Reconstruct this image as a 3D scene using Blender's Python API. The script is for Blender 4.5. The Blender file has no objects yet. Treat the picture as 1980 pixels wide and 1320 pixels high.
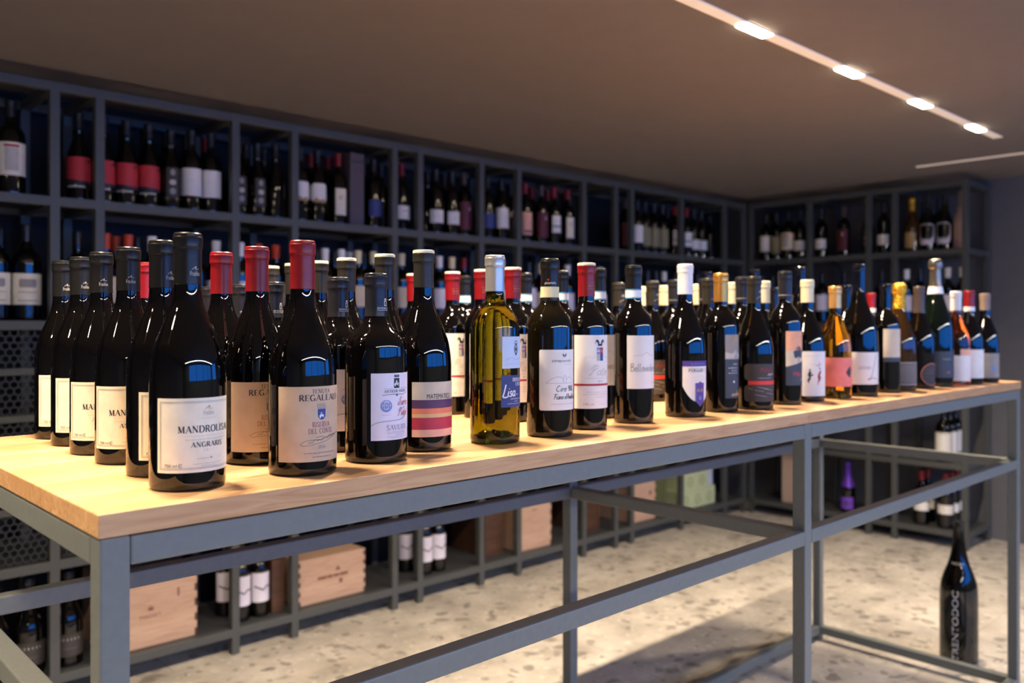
import bpy, bmesh, math, random
from mathutils import Vector
from mathutils.geometry import tessellate_polygon
random.seed(11)
PI = math.pi
SC = bpy.context.scene
COL = SC.collection

# ------------------------------------------------------------------ camera
CAM_H = 1.224
cam_d = bpy.data.cameras.new('camera')
cam_d.sensor_width = 36.0
cam_d.lens = 30.05
cam_d.shift_y = -34.0 / 1980.0
cam_d.clip_start = 0.02
cam_d.dof.use_dof = True
cam_d.dof.focus_distance = 1.2
cam_d.dof.aperture_fstop = 4.0
cam = bpy.data.objects.new('camera', cam_d)
cam.location = (0, 0, CAM_H)
cam.rotation_euler = (PI / 2, 0, math.radians(-43.35))
COL.objects.link(cam)
SC.camera = cam

# ------------------------------------------------------------------ exposure, world
SC.view_settings.view_transform = 'Standard'
SC.view_settings.look = 'None'
SC.view_settings.exposure = 0.0
SC.view_settings.gamma = 1.0
SC.view_settings.use_curve_mapping = False
W = bpy.data.worlds.new('dusk_sky'); SC.world = W
W.use_nodes = True
bg = W.node_tree.nodes['Background']
bg.inputs[0].default_value = (0.025, 0.24, 1.0, 1)
bg.inputs[1].default_value = 6.2

SPOT_X = [-0.77 + 0.58 * k for k in range(9)]     # fixtures in the ceiling strip above the table
STRIP_Y = 1.27
CEIL = 2.047

def area_lamp(name, loc, sx, sy, power, col, rot=(0, 0, 0), spread=PI):
    d = bpy.data.lights.new(name, 'AREA'); d.shape = 'RECTANGLE'
    d.size = sx; d.size_y = sy; d.energy = power; d.color = col; d.spread = spread
    o = bpy.data.objects.new(name, d); o.location = loc; o.rotation_euler = rot
    COL.objects.link(o)
    return o
for x in SPOT_X:
    area_lamp('spot_lamp', (x, STRIP_Y, CEIL - 0.012), 0.13, 0.03, 15.0, (1.0, 0.79, 0.56), spread=math.radians(125))
# diffuse linear luminaire nearer the windows (behind the camera)
area_lamp('linear_lamp', (1.9, -1.95, CEIL - 0.012), 6.4, 0.08, 160, (1.0, 0.96, 0.88))
# sky portals in the window openings
for loc, sx, sy, rot in (((2.0, -2.58, 1.51), 5.6, .96, (PI / 2, 0, PI)), ((5.31, -1.6, 1.51), 1.5, .96, (PI / 2, 0, -PI / 2))):
    p = area_lamp('window_portal', loc, sx, sy, 1, (1, 1, 1), rot=rot)
    p.data.cycles.is_portal = True

# ------------------------------------------------------------------ materials
def lin(c):
    return tuple((v / 12.92 if v <= 0.04045 else ((v + 0.055) / 1.055) ** 2.4) for v in [q / 255.0 for q in c])
MATS = {}
def mat(name, rgb, rough=0.5, metal=0.0, spec=0.5, noise=0.0, nscale=40.0, bump=0.0, trans=0.0, ior=1.5, coat=0.0, emit=None, estr=0.0):
    """principled material with a procedural mottling of colour and an optional bump"""
    if name in MATS: return MATS[name]
    m = bpy.data.materials.new(name); m.use_nodes = True
    nt = m.node_tree; b = nt.nodes['Principled BSDF']
    c = lin(rgb)
    b.inputs['Base Color'].default_value = (*c, 1)
    b.inputs['Roughness'].default_value = rough
    b.inputs['Metallic'].default_value = metal
    b.inputs['Specular IOR Level'].default_value = spec
    b.inputs['Transmission Weight'].default_value = trans
    b.inputs['IOR'].default_value = ior
    b.inputs['Coat Weight'].default_value = coat
    if emit:
        b.inputs['Emission Color'].default_value = (*lin(emit), 1); b.inputs['Emission Strength'].default_value = estr
    if noise > 0 or bump > 0:
        tc = nt.nodes.new('ShaderNodeTexCoord'); n = nt.nodes.new('ShaderNodeTexNoise')
        n.inputs['Scale'].default_value = nscale; n.inputs['Detail'].default_value = 4
        nt.links.new(tc.outputs['Object'], n.inputs['Vector'])
        if noise > 0:
            r = nt.nodes.new('ShaderNodeValToRGB')
            r.color_ramp.elements[0].position = 0.3; r.color_ramp.elements[1].position = 0.7
            r.color_ramp.elements[0].color = (*[max(0, v * (1 - noise)) for v in c], 1)
            r.color_ramp.elements[1].color = (*[min(1, v * (1 + noise)) for v in c], 1)
            nt.links.new(n.outputs['Fac'], r.inputs['Fac']); nt.links.new(r.outputs['Color'], b.inputs['Base Color'])
        if bump > 0:
            bp = nt.nodes.new('ShaderNodeBump'); bp.inputs['Strength'].default_value = bump; bp.inputs['Distance'].default_value = 0.001
            nt.links.new(n.outputs['Fac'], bp.inputs['Height']); nt.links.new(bp.outputs['Normal'], b.inputs['Normal'])
    MATS[name] = m
    return m

def hx(name, rgb, rough=0.55, **k):
    return mat(name, rgb, rough, noise=k.pop('noise', 0.06), nscale=k.pop('nscale', 60), **k)

STEEL = mat('powder_coated_steel', (112, 117, 114), 0.42, noise=0.05, nscale=90, bump=0.15)
RACKST = mat('rack_steel', (74, 77, 76), 0.5, noise=0.05, nscale=60, bump=0.1)
MESHM = mat('dark_mesh_steel', (44, 47, 52), 0.5, noise=0.05, nscale=60)
BOARD = mat('shelf_board_dark', (58, 60, 64), 0.55, noise=0.1, nscale=20)
DARKGLASS = mat('dark_bottle_glass', (5, 4, 4), 0.025, spec=0.62, noise=0.2, nscale=8)
OLIVEGLASS = mat('dark_olive_glass', (18, 14, 4), 0.025, spec=0.62, noise=0.2, nscale=8)
GREENGLASS = mat('dark_green_glass', (5, 16, 9), 0.025, spec=0.62, noise=0.2, nscale=8)
YELGLASS = mat('yellow_green_glass', (98, 94, 8), 0.01, trans=1.0, ior=1.45)
GOLDWINE = mat('golden_wine_glass', (164, 126, 26), 0.01, trans=1.0, ior=1.45)
ROSEGLASS = mat('rose_wine_glass', (255, 150, 95), 0.01, trans=1.0, ior=1.45)
AMBERGLASS = mat('amber_glass', (60, 36, 10), 0.03, spec=0.6, noise=0.2, nscale=8)

def wood_mat(name, strips, base, dark, end_grain=False, sw=0.042, ln=0.62):
    m = bpy.data.materials.new(name); m.use_nodes = True
    nt = m.node_tree; N = nt.nodes.new; L = nt.links.new
    b = nt.nodes['Principled BSDF']; b.inputs['Roughness'].default_value = 0.42
    tc = N('ShaderNodeTexCoord')
    src = tc.outputs['Object']
    g = N('ShaderNodeMapping'); g.inputs['Scale'].default_value = (2.2, 26, 26); L(src, g.inputs['Vector'])
    n1 = N('ShaderNodeTexNoise'); n1.inputs['Scale'].default_value = 3.0; n1.inputs['Detail'].default_value = 8; n1.inputs['Distortion'].default_value = 1.6
    L(g.outputs['Vector'], n1.inputs['Vector'])
    r1 = N('ShaderNodeValToRGB'); r1.color_ramp.elements[0].position = 0.25; r1.color_ramp.elements[1].position = 0.75
    r1.color_ramp.elements[0].color = (*lin(dark), 1); r1.color_ramp.elements[1].color = (*lin(base), 1)
    L(n1.outputs['Fac'], r1.inputs['Fac'])
    col = r1.outputs['Color']
    if strips:
        br = N('ShaderNodeTexBrick'); br.offset = 0.37; br.inputs['Scale'].default_value = 1.0
        br.inputs['Brick Width'].default_value = ln; br.inputs['Row Height'].default_value = sw; br.inputs['Mortar Size'].default_value = 0.0006
        br.inputs['Color1'].default_value = (1, 1, 1, 1); br.inputs['Color2'].default_value = (0.76, 0.70, 0.62, 1); br.inputs['Mortar'].default_value = (0.62, 0.5, 0.38, 1)
        L(src, br.inputs['Vector'])
        mx = N('ShaderNodeMix'); mx.data_type = 'RGBA'; mx.blend_type = 'MULTIPLY'; mx.inputs['Factor'].default_value = 0.75
        L(col, mx.inputs[6]); L(br.outputs['Color'], mx.inputs[7]); col = mx.outputs[2]
    L(col, b.inputs['Base Color'])
    bp = N('ShaderNodeBump'); bp.inputs['Strength'].default_value = 0.15; bp.inputs['Distance'].default_value = 0.001
    L(n1.outputs['Fac'], bp.inputs['Height']); L(bp.outputs['Normal'], b.inputs['Normal'])
    MATS[name] = m
    return m
OAK = wood_mat('oak_butcher_block', True, (224, 184, 136), (190, 142, 96), ln=1.9)
PINE = wood_mat('pine_crate_wood', False, (206, 174, 150), (184, 148, 122))
PINED = wood_mat('dark_stained_crate_wood', False, (96, 66, 48), (64, 42, 30))

def ceppo():
    m = bpy.data.materials.new('pebbled_stone_floor'); m.use_nodes = True
    nt = m.node_tree; N = nt.nodes.new; L = nt.links.new
    b = nt.nodes['Principled BSDF']; b.inputs['Roughness'].default_value = 0.5
    tc = N('ShaderNodeTexCoord'); src = tc.outputs['Object']
    wn = N('ShaderNodeTexNoise'); wn.inputs['Scale'].default_value = 9; wn.inputs['Detail'].default_value = 3; L(src, wn.inputs['Vector'])
    wm = N('ShaderNodeMix'); wm.data_type = 'VECTOR'; wm.inputs['Factor'].default_value = 0.10
    L(src, wm.inputs[4]); L(wn.outputs['Color'], wm.inputs[5])
    base = N('ShaderNodeTexNoise'); base.inputs['Scale'].default_value = 4.5; base.inputs['Detail'].default_value = 9; base.inputs['Roughness'].default_value = 0.68; L(src, base.inputs['Vector'])
    r = N('ShaderNodeValToRGB'); e = r.color_ramp.elements
    e[0].position = 0.3; e[0].color = (*lin((158, 152, 143)), 1); e[1].position = 0.72; e[1].color = (*lin((218, 211, 199)), 1)
    L(base.outputs['Fac'], r.inputs['Fac'])
    col = r.outputs['Color']
    for sc, th, c, seed in ((9.0, 0.17, (84, 78, 74), 3.1), (17.0, 0.2, (112, 106, 100), 8.7), (24.0, 0.17, (226, 219, 206), 5.3), (6.0, 0.10, (104, 96, 90), 1.7)):
        mp = N('ShaderNodeMapping'); mp.inputs['Location'].default_value = (seed, seed * 2, 0); L(wm.outputs[1], mp.inputs['Vector'])
        v = N('ShaderNodeTexVoronoi'); v.inputs['Scale'].default_value = sc; L(mp.outputs['Vector'], v.inputs['Vector'])
        rr = N('ShaderNodeValToRGB'); rr.color_ramp.elements[0].position = th; rr.color_ramp.elements[0].color = (0.55, 0.55, 0.55, 1)
        rr.color_ramp.elements[1].position = th + 0.07; rr.color_ramp.elements[1].color = (0, 0, 0, 1)
        L(v.outputs['Distance'], rr.inputs['Fac'])
        mx = N('ShaderNodeMix'); mx.data_type = 'RGBA'; L(rr.outputs['Color'], mx.inputs['Factor']); L(col, mx.inputs[6]); mx.inputs[7].default_value = (*lin(c), 1)
        col = mx.outputs[2]
    br = N('ShaderNodeTexBrick'); br.offset = 0.5; br.inputs['Scale'].default_value = 1; br.inputs['Brick Width'].default_value = 1.2; br.inputs['Row Height'].default_value = 0.6
    br.inputs['Mortar Size'].default_value = 0.0015; br.inputs['Color1'].default_value = (1, 1, 1, 1); br.inputs['Color2'].default_value = (0.93, 0.93, 0.93, 1); br.inputs['Mortar'].default_value = (0.6, 0.58, 0.56, 1)
    L(src, br.inputs['Vector'])
    mx = N('ShaderNodeMix'); mx.data_type = 'RGBA'; mx.blend_type = 'MULTIPLY'; mx.inputs['Factor'].default_value = 1; L(col, mx.inputs[6]); L(br.outputs['Color'], mx.inputs[7])
    L(mx.outputs[2], b.inputs['Base Color'])
    return m
FLOORM = ceppo()
CEILM = mat('matt_taupe_plaster', (116, 109, 107), 0.9, noise=0.03, nscale=14)
WALLM = mat('slate_blue_plaster', (100, 101, 106), 0.85, noise=0.05, nscale=12)
BACKM = mat('navy_back_wall_paint', (27, 28, 34), 0.8, noise=0.06, nscale=12)

# ------------------------------------------------------------------ geometry helpers
class MB:
    def __init__(s): s.v = []; s.f = []; s.m = []; s.mats = []
    def mi(s, m):
        if m not in s.mats: s.mats.append(m)
        return s.mats.index(m)
    def box(s, x0, x1, y0, y1, z0, z1, m=None):
        n = len(s.v); k = s.mi(m)
        s.v += [(x0, y0, z0), (x1, y0, z0), (x1, y1, z0), (x0, y1, z0), (x0, y0, z1), (x1, y0, z1), (x1, y1, z1), (x0, y1, z1)]
        for q in ((0, 3, 2, 1), (4, 5, 6, 7), (0, 1, 5, 4), (1, 2, 6, 5), (2, 3, 7, 6), (3, 0, 4, 7)):
            s.f.append(tuple(n + i for i in q)); s.m.append(k)
        return s
    def face(s, pts, m):
        n = len(s.v); s.v += list(pts); s.f.append(tuple(range(n, n + len(pts)))); s.m.append(s.mi(m))
    def build(s, name, m=None, parent=None, loc=None, bevel=0, smooth=False):
        me = bpy.data.meshes.new(name); me.from_pydata(s.v, [], s.f)
        mats = [x or m for x in s.mats] if s.mats else [m]
        for x in mats: me.materials.append(x)
        me.polygons.foreach_set('material_index', s.m if s.m else [0] * len(s.f))
        if smooth: me.polygons.foreach_set('use_smooth', [True] * len(s.f))
        me.update()
        o = bpy.data.objects.new(name, me); COL.objects.link(o)
        if parent is not None: o.parent = parent
        if loc is not None: o.location = loc
        if bevel:
            md = o.modifiers.new('bevel', 'BEVEL'); md.width = bevel; md.segments = 2; md.limit_method = 'ANGLE'
        return o

def tag(o, label=None, cat=None, group=None, kind=None):
    if label: o['label'] = label
    if cat: o['category'] = cat
    if group: o['group'] = group
    if kind: o['kind'] = kind
    return o
def empty(name, loc=(0, 0, 0), rz=0):
    o = bpy.data.objects.new(name, None); o.empty_display_size = 0.05; COL.objects.link(o)
    o.location = loc; o.rotation_euler = (0, 0, rz); return o
KIDS = {}
def kids(o): return [c for c in COL.objects if c.parent == o] if False else KIDS.get(o.name, [])
def adopt(o, p): KIDS.setdefault(p.name, []).append(o); o.parent = p; return o
def copy_tree(o, parent=None):
    c = o.copy(); COL.objects.link(c)
    if parent is not None: adopt(c, parent)
    for ch in list(kids(o)): copy_tree(ch, c)
    return c

def catmull(p, n=6):
    q = [p[0]] + list(p) + [p[-1]]; out = []
    for i in range(1, len(q) - 2):
        a, b, c, d = q[i - 1], q[i], q[i + 1], q[i + 2]
        for k in range(n):
            t = k / n
            out.append(tuple(0.5 * (2 * b[j] + (c[j] - a[j]) * t + (2 * a[j] - 5 * b[j] + 4 * c[j] - d[j]) * t * t + (3 * b[j] - a[j] - 3 * c[j] + d[j]) * t ** 3) for j in range(len(b))))
    out.append(tuple(p[-1])); return out

def lathe_mesh(name, prof, seg, m, sharp=30):
    vs = []; fs = []
    rings = []
    for r, z in prof:
        if r < 1e-6: rings.append([len(vs)]); vs.append((0, 0, z))
        else:
            rings.append(list(range(len(vs), len(vs) + seg)))
            vs += [(r * math.cos(2 * PI * k / seg), r * math.sin(2 * PI * k / seg), z) for k in range(seg)]
    for a, b in zip(rings, rings[1:]):
        for k in range(seg):
            k2 = (k + 1) % seg
            if len(a) == 1 and len(b) == 1: continue
            if len(a) == 1: fs.append((a[0], b[k2], b[k]))
            elif len(b) == 1: fs.append((a[k], a[k2], b[0]))
            else: fs.append((a[k], a[k2], b[k2], b[k]))
    me = bpy.data.meshes.new(name); me.from_pydata(vs, [], fs); me.materials.append(m)
    me.polygons.foreach_set('use_smooth', [True] * len(fs)); me.update()
    try: me.set_sharp_from_angle(angle=math.radians(sharp))
    except Exception: pass
    return me
def obj_of(name, me, parent):
    o = bpy.data.objects.new(name, me); COL.objects.link(o)
    if parent is not None: adopt(o, parent)
    return o

# ------------------------------------------------------------------ bottle outlines: (radius, height) from the base up to the lip
def shape(kind, R, H):
    nk = 0.0147
    if kind == 'bordeaux':
        body = [(R, .006), (R, .010), (R, .018), (R, .09), (R, .156), (R, .168), (R, .172)]
        sh = [(R, .172), (R * .985, .184), (R * .90, .197), (R * .79, .2055), (R * .62, .2135), (R * .48, .220), (R * .41, .227), (nk, .237)]
    elif kind == 'squat':
        body = [(R, .006), (R, .010), (R, .018), (R, .08), (R, .134), (R, .144), (R, .148)]
        sh = [(R, .148), (R * .99, .158), (R * .95, .1665), (R * .87, .1735), (R * .75, .179), (R * .59, .185), (R * .46, .191), (R * .38, .198), (nk, .208)]
    elif kind == 'burgundy':
        body = [(R, .006), (R, .010), (R, .018), (R, .07), (R, .114), (R, .124), (R, .128)]
        sh = [(R, .128), (R * .975, .142), (R * .93, .154), (R * .865, .1655), (R * .765, .177), (R * .655, .189), (R * .54, .201), (R * .428, .213), (R * .372, .226), (nk * 1.02, .238), (nk, .248)]
    elif kind == 'champagne':
        body = [(R, .006), (R, .010), (R, .018), (R, .07), (R, .114), (R, .124), (R, .128)]
        sh = [(R, .128), (R * .975, .146), (R * .90, .164), (R * .78, .182), (R * .62, .202), (R * .48, .222), (R * .39, .244), (nk * 1.12, .262)]
    elif kind == 'jeroboam':
        s = H / .30
        body = [(R, .008), (R, .012), (R, .02), (R, .07), (R, .112), (R, .121), (R, .125)]
        sh = [(R, .125), (R * .985, .148), (R * .93, .166), (R * .80, .184), (R * .60, .204), (R * .44, .226), (R * .34, .250), (R * .29, .275)]
        nk = R * .27
    h0 = {'squat': .262, 'champagne': .32, 'jeroboam': .30}.get(kind, .298)
    k = H / h0
    base = [(0, .022 * k), (R * .35, .020 * k), (R * .62, .010), (R * .80, .0015), (R * .86, 0), (R * .93, .0006), (R * .985, .003)]
    prof = base + [(r, z * k) for r, z in body] + [(r, z * k) for r, z in catmull(sh, 3)[1:]]
    ztop = H
    prof += [(nk, ztop - .020), (nk * 1.0, ztop - .016), (nk * 1.05, ztop - .0145), (nk * 1.06, ztop - .010), (nk * 1.04, ztop - .003), (nk * .95, ztop - .0012), (0, ztop - .0012)]
    out = [prof[0]]
    for p in prof[1:]:
        if p[1] > out[-1][1] - 1e-5 or len(out) < 6: out.append(p)
    return out, nk, k
def prof_r(prof, z):
    pr = prof[6:]
    for (r0, z0), (r1, z1) in zip(pr, pr[1:]):
        if z0 <= z <= z1 + 1e-9 and z1 > z0: return r0 + (r1 - r0) * (z - z0) / (z1 - z0)
    return pr[0][0]

# ------------------------------------------------------------------ printed artwork wrapped round a bottle; units are millimetres
FONTC = {}
def sans(txt, h):
    key = (txt,)
    if key not in FONTC:
        cu = bpy.data.curves.new('t', 'FONT'); cu.body = txt; cu.size = 1.0; cu.resolution_u = 3
        o = bpy.data.objects.new('t', cu); COL.objects.link(o)
        me = o.to_mesh()
        vs = [(v.co.x, v.co.y) for v in me.vertices]; fs = [tuple(p.vertices) for p in me.polygons]
        o.to_mesh_clear(); bpy.data.objects.remove(o); bpy.data.curves.remove(cu)
        FONTC[key] = (vs, fs)
    vs, fs = FONTC[key]
    s = h / 0.70
    return [(x * s, y * s) for x, y in vs], fs
def arc(cx, cy, rx, ry, a0, a1, n=10):
    return [(cx + rx * math.cos(math.radians(a0 + (a1 - a0) * i / n)), cy + ry * math.sin(math.radians(a0 + (a1 - a0) * i / n))) for i in range(n + 1)]
# roman capitals: width, strokes (mode, points) and serif positions (x, y); 'a' contrast follows direction, 't' thin, 'T' thick
SERIF = {
 'A': (.74, [('t', [(.05, 0), (.37, 1)]), ('T', [(.37, 1), (.69, 0)]), ('t', [(.16, .34), (.57, .34)])], [(.05, 0), (.69, 0)]),
 'B': (.62, [('T', [(.12, 0), (.12, 1)]), ('a', [(.12, 1)] + arc(.30, .76, .22, .24, 90, -90) + [(.12, .52)]), ('a', arc(.30, .26, .26, .26, 90, -90) + [(.12, 0)])], [(.12, 0), (.12, 1)]),
 'C': (.72, [('a', arc(.40, .5, .34, .5, 45, 315, 16))], []),
 'D': (.76, [('T', [(.12, 0), (.12, 1)]), ('a', [(.12, 1)] + arc(.30, .5, .40, .5, 90, -90, 14) + [(.12, 0)])], [(.12, 0), (.12, 1)]),
 'E': (.60, [('T', [(.12, 0), (.12, 1)]), ('t', [(.12, .97), (.54, .97), (.54, .84)]), ('t', [(.12, .51), (.44, .51)]), ('t', [(.12, .03), (.56, .03), (.56, .17)])], [(.12, 0), (.12, 1)]),
 'G': (.76, [('a', arc(.40, .5, .34, .5, 45, 300, 16)), ('T', [(.64, .04), (.64, .42)])], [(.64, .42)]),
 'H': (.78, [('T', [(.12, 0), (.12, 1)]), ('T', [(.66, 0), (.66, 1)]), ('t', [(.12, .52), (.66, .52)])], [(.12, 0), (.12, 1), (.66, 0), (.66, 1)]),
 'I': (.28, [('T', [(.14, 0), (.14, 1)])], [(.14, 0), (.14, 1)]),
 'L': (.58, [('T', [(.12, 0), (.12, 1)]), ('t', [(.12, .03), (.54, .03), (.54, .2)])], [(.12, 0), (.12, 1)]),
 'M': (.90, [('t', [(.12, 0), (.14, 1)]), ('T', [(.14, 1), (.44, .05)]), ('t', [(.44, .05), (.74, 1)]), ('T', [(.75, 1), (.77, 0)])], [(.12, 0), (.77, 0), (.12, 1), (.77, 1)]),
 'N': (.78, [('t', [(.12, 0), (.12, 1)]), ('T', [(.12, 1), (.66, .02)]), ('t', [(.66, 0), (.66, 1)])], [(.12, 0), (.12, 1), (.66, 1)]),
 'O': (.80, [('a', arc(.40, .5, .34, .5, 0, 360, 22))], []),
 'P': (.60, [('T', [(.12, 0), (.12, 1)]), ('a', [(.12, 1)] + arc(.30, .74, .24, .26, 90, -90) + [(.12, .48)])], [(.12, 0), (.12, 1)]),
 'R': (.68, [('T', [(.12, 0), (.12, 1)]), ('a', [(.12, 1)] + arc(.30, .75, .22, .25, 90, -90) + [(.12, .5)]), ('T', [(.32, .5), (.62, 0)])], [(.12, 0), (.12, 1), (.64, 0)]),
 'S': (.56, [('a', catmull([(.48, .84), (.30, 1), (.10, .80), (.22, .58), (.42, .42), (.48, .20), (.28, 0), (.06, .16)], 4))], []),
 'T': (.66, [('T', [(.33, 0), (.33, 1)]), ('t', [(.05, .84), (.06, .97), (.60, .97), (.61, .84)])], [(.33, 0)]),
 'U': (.76, [('T', [(.12, 1), (.12, .35)]), ('a', arc(.38, .35, .26, .35, 180, 360, 10)), ('t', [(.64, .35), (.64, 1)])], [(.12, 1), (.64, 1)]),
 'V': (.72, [('T', [(.05, 1), (.36, 0)]), ('t', [(.36, 0), (.66, 1)])], [(.05, 1), (.66, 1)]),
 ' ': (.34, [], []),
}
# handwriting, one pen: width, strokes; x-height .5
PEN = {
 'a': (.46, [[(.40, .42), (.22, .5), (.06, .25), (.18, .02), (.36, .2), (.42, .5)], [(.41, .45), (.38, .1), (.48, .0)]]),
 'b': (.44, [[(.10, 1), (.06, .3), (.10, .02), (.30, .02), (.38, .3), (.2, .45), (.08, .3)]]),
 'c': (.36, [[(.34, .42), (.2, .5), (.06, .25), (.16, .02), (.36, .06)]]),
 'd': (.46, [[(.38, .4), (.2, .48), (.06, .22), (.18, .02), (.36, .2)], [(.46, 1), (.38, .3), (.46, .0)]]),
 'e': (.36, [[(.06, .24), (.30, .30), (.24, .5), (.08, .35), (.10, .06), (.24, .0), (.38, .12)]]),
 'g': (.44, [[(.38, .42), (.2, .5), (.06, .25), (.18, .04), (.36, .2), (.40, .46)], [(.40, .46), (.34, -.3), (.12, -.38), (.06, -.2)]]),
 'i': (.22, [[(.12, .48), (.08, .1), (.20, .0)], [(.14, .68), (.16, .72)]]),
 'l': (.24, [[(.18, 1), (.08, .4), (.10, .04), (.22, .02)]]),
 'm': (.66, [[(.08, .5), (.05, 0)], [(.06, .25), (.2, .5), (.28, .4), (.26, 0)], [(.27, .25), (.42, .5), (.52, .4), (.50, .05), (.60, 0)]]),
 'n': (.46, [[(.10, .5), (.06, 0)], [(.07, .25), (.24, .5), (.34, .4), (.32, .06), (.44, .02)]]),
 'o': (.40, [[(.22, .5), (.06, .28), (.14, .02), (.32, .12), (.34, .4), (.22, .5), (.42, .44)]]),
 'p': (.44, [[(.12, .5), (.02, -.35)], [(.10, .3), (.26, .5), (.38, .34), (.26, .04), (.08, .1)]]),
 'r': (.34, [[(.10, .5), (.06, 0)], [(.07, .22), (.18, .44), (.34, .46)]]),
 's': (.34, [[(.32, .46), (.14, .46), (.14, .3), (.30, .16), (.20, 0), (.04, .04)]]),
 't': (.28, [[(.18, .9), (.10, .2), (.16, .0), (.28, .08)], [(.02, .58), (.30, .62)]]),
 'u': (.46, [[(.08, .5), (.06, .1), (.20, .0), (.34, .2), (.38, .5)], [(.38, .5), (.36, .06), (.46, .0)]]),
 'v': (.36, [[(.06, .5), (.14, .0), (.34, .5)]]),
 'A': (.66, [[(.02, 0), (.36, 1), (.54, 0)], [(.12, .34), (.56, .38)]]),
 'B': (.56, [[(.16, 1), (.10, 0)], [(.06, .9), (.36, 1), (.42, .74), (.14, .54)], [(.14, .54), (.48, .46), (.44, .06), (.08, .02)]]),
 'C': (.60, [[(.40, 1.0), (.44, .86)], [(.42, .96), (.16, .8), (.06, .35), (.20, .02), (.50, .1)]]),
 'F': (.50, [[(.0, .86), (.3, .98), (.62, .96)], [(.34, .96), (.22, .4), (.10, 0)], [(.1, .5), (.44, .54)]]),
 'L': (.50, [[(.22, 1.1), (.10, .3), (.04, -.02), (.30, -.08), (.56, -.02)]]),
 'P': (.60, [[(.34, 1), (.22, .4), (.10, 0), (.0, .06)], [(.04, .6), (.16, .98), (.5, 1.05), (.58, .78), (.26, .5)]]),
 'S': (.62, [[(.58, .9), (.44, 1.05), (.30, .84), (.40, .5), (.34, .1), (.12, -.02), (.02, .2), (.2, .38)]]),
 '0': (.40, [[(.22, .9), (.06, .5), (.16, .04), (.34, .3), (.32, .8), (.20, .9)]]),
 '9': (.40, [[(.34, .8), (.18, .9), (.08, .66), (.22, .5), (.34, .7)], [(.35, .8), (.28, .0)]]),
 '6': (.42, [[(.30, .95), (.10, .5), (.10, .1), (.28, .02), (.34, .26), (.12, .34)]]),
 "'": (.14, [[(.10, 1), (.06, .8)]]), ' ': (.26, []),
}
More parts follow.
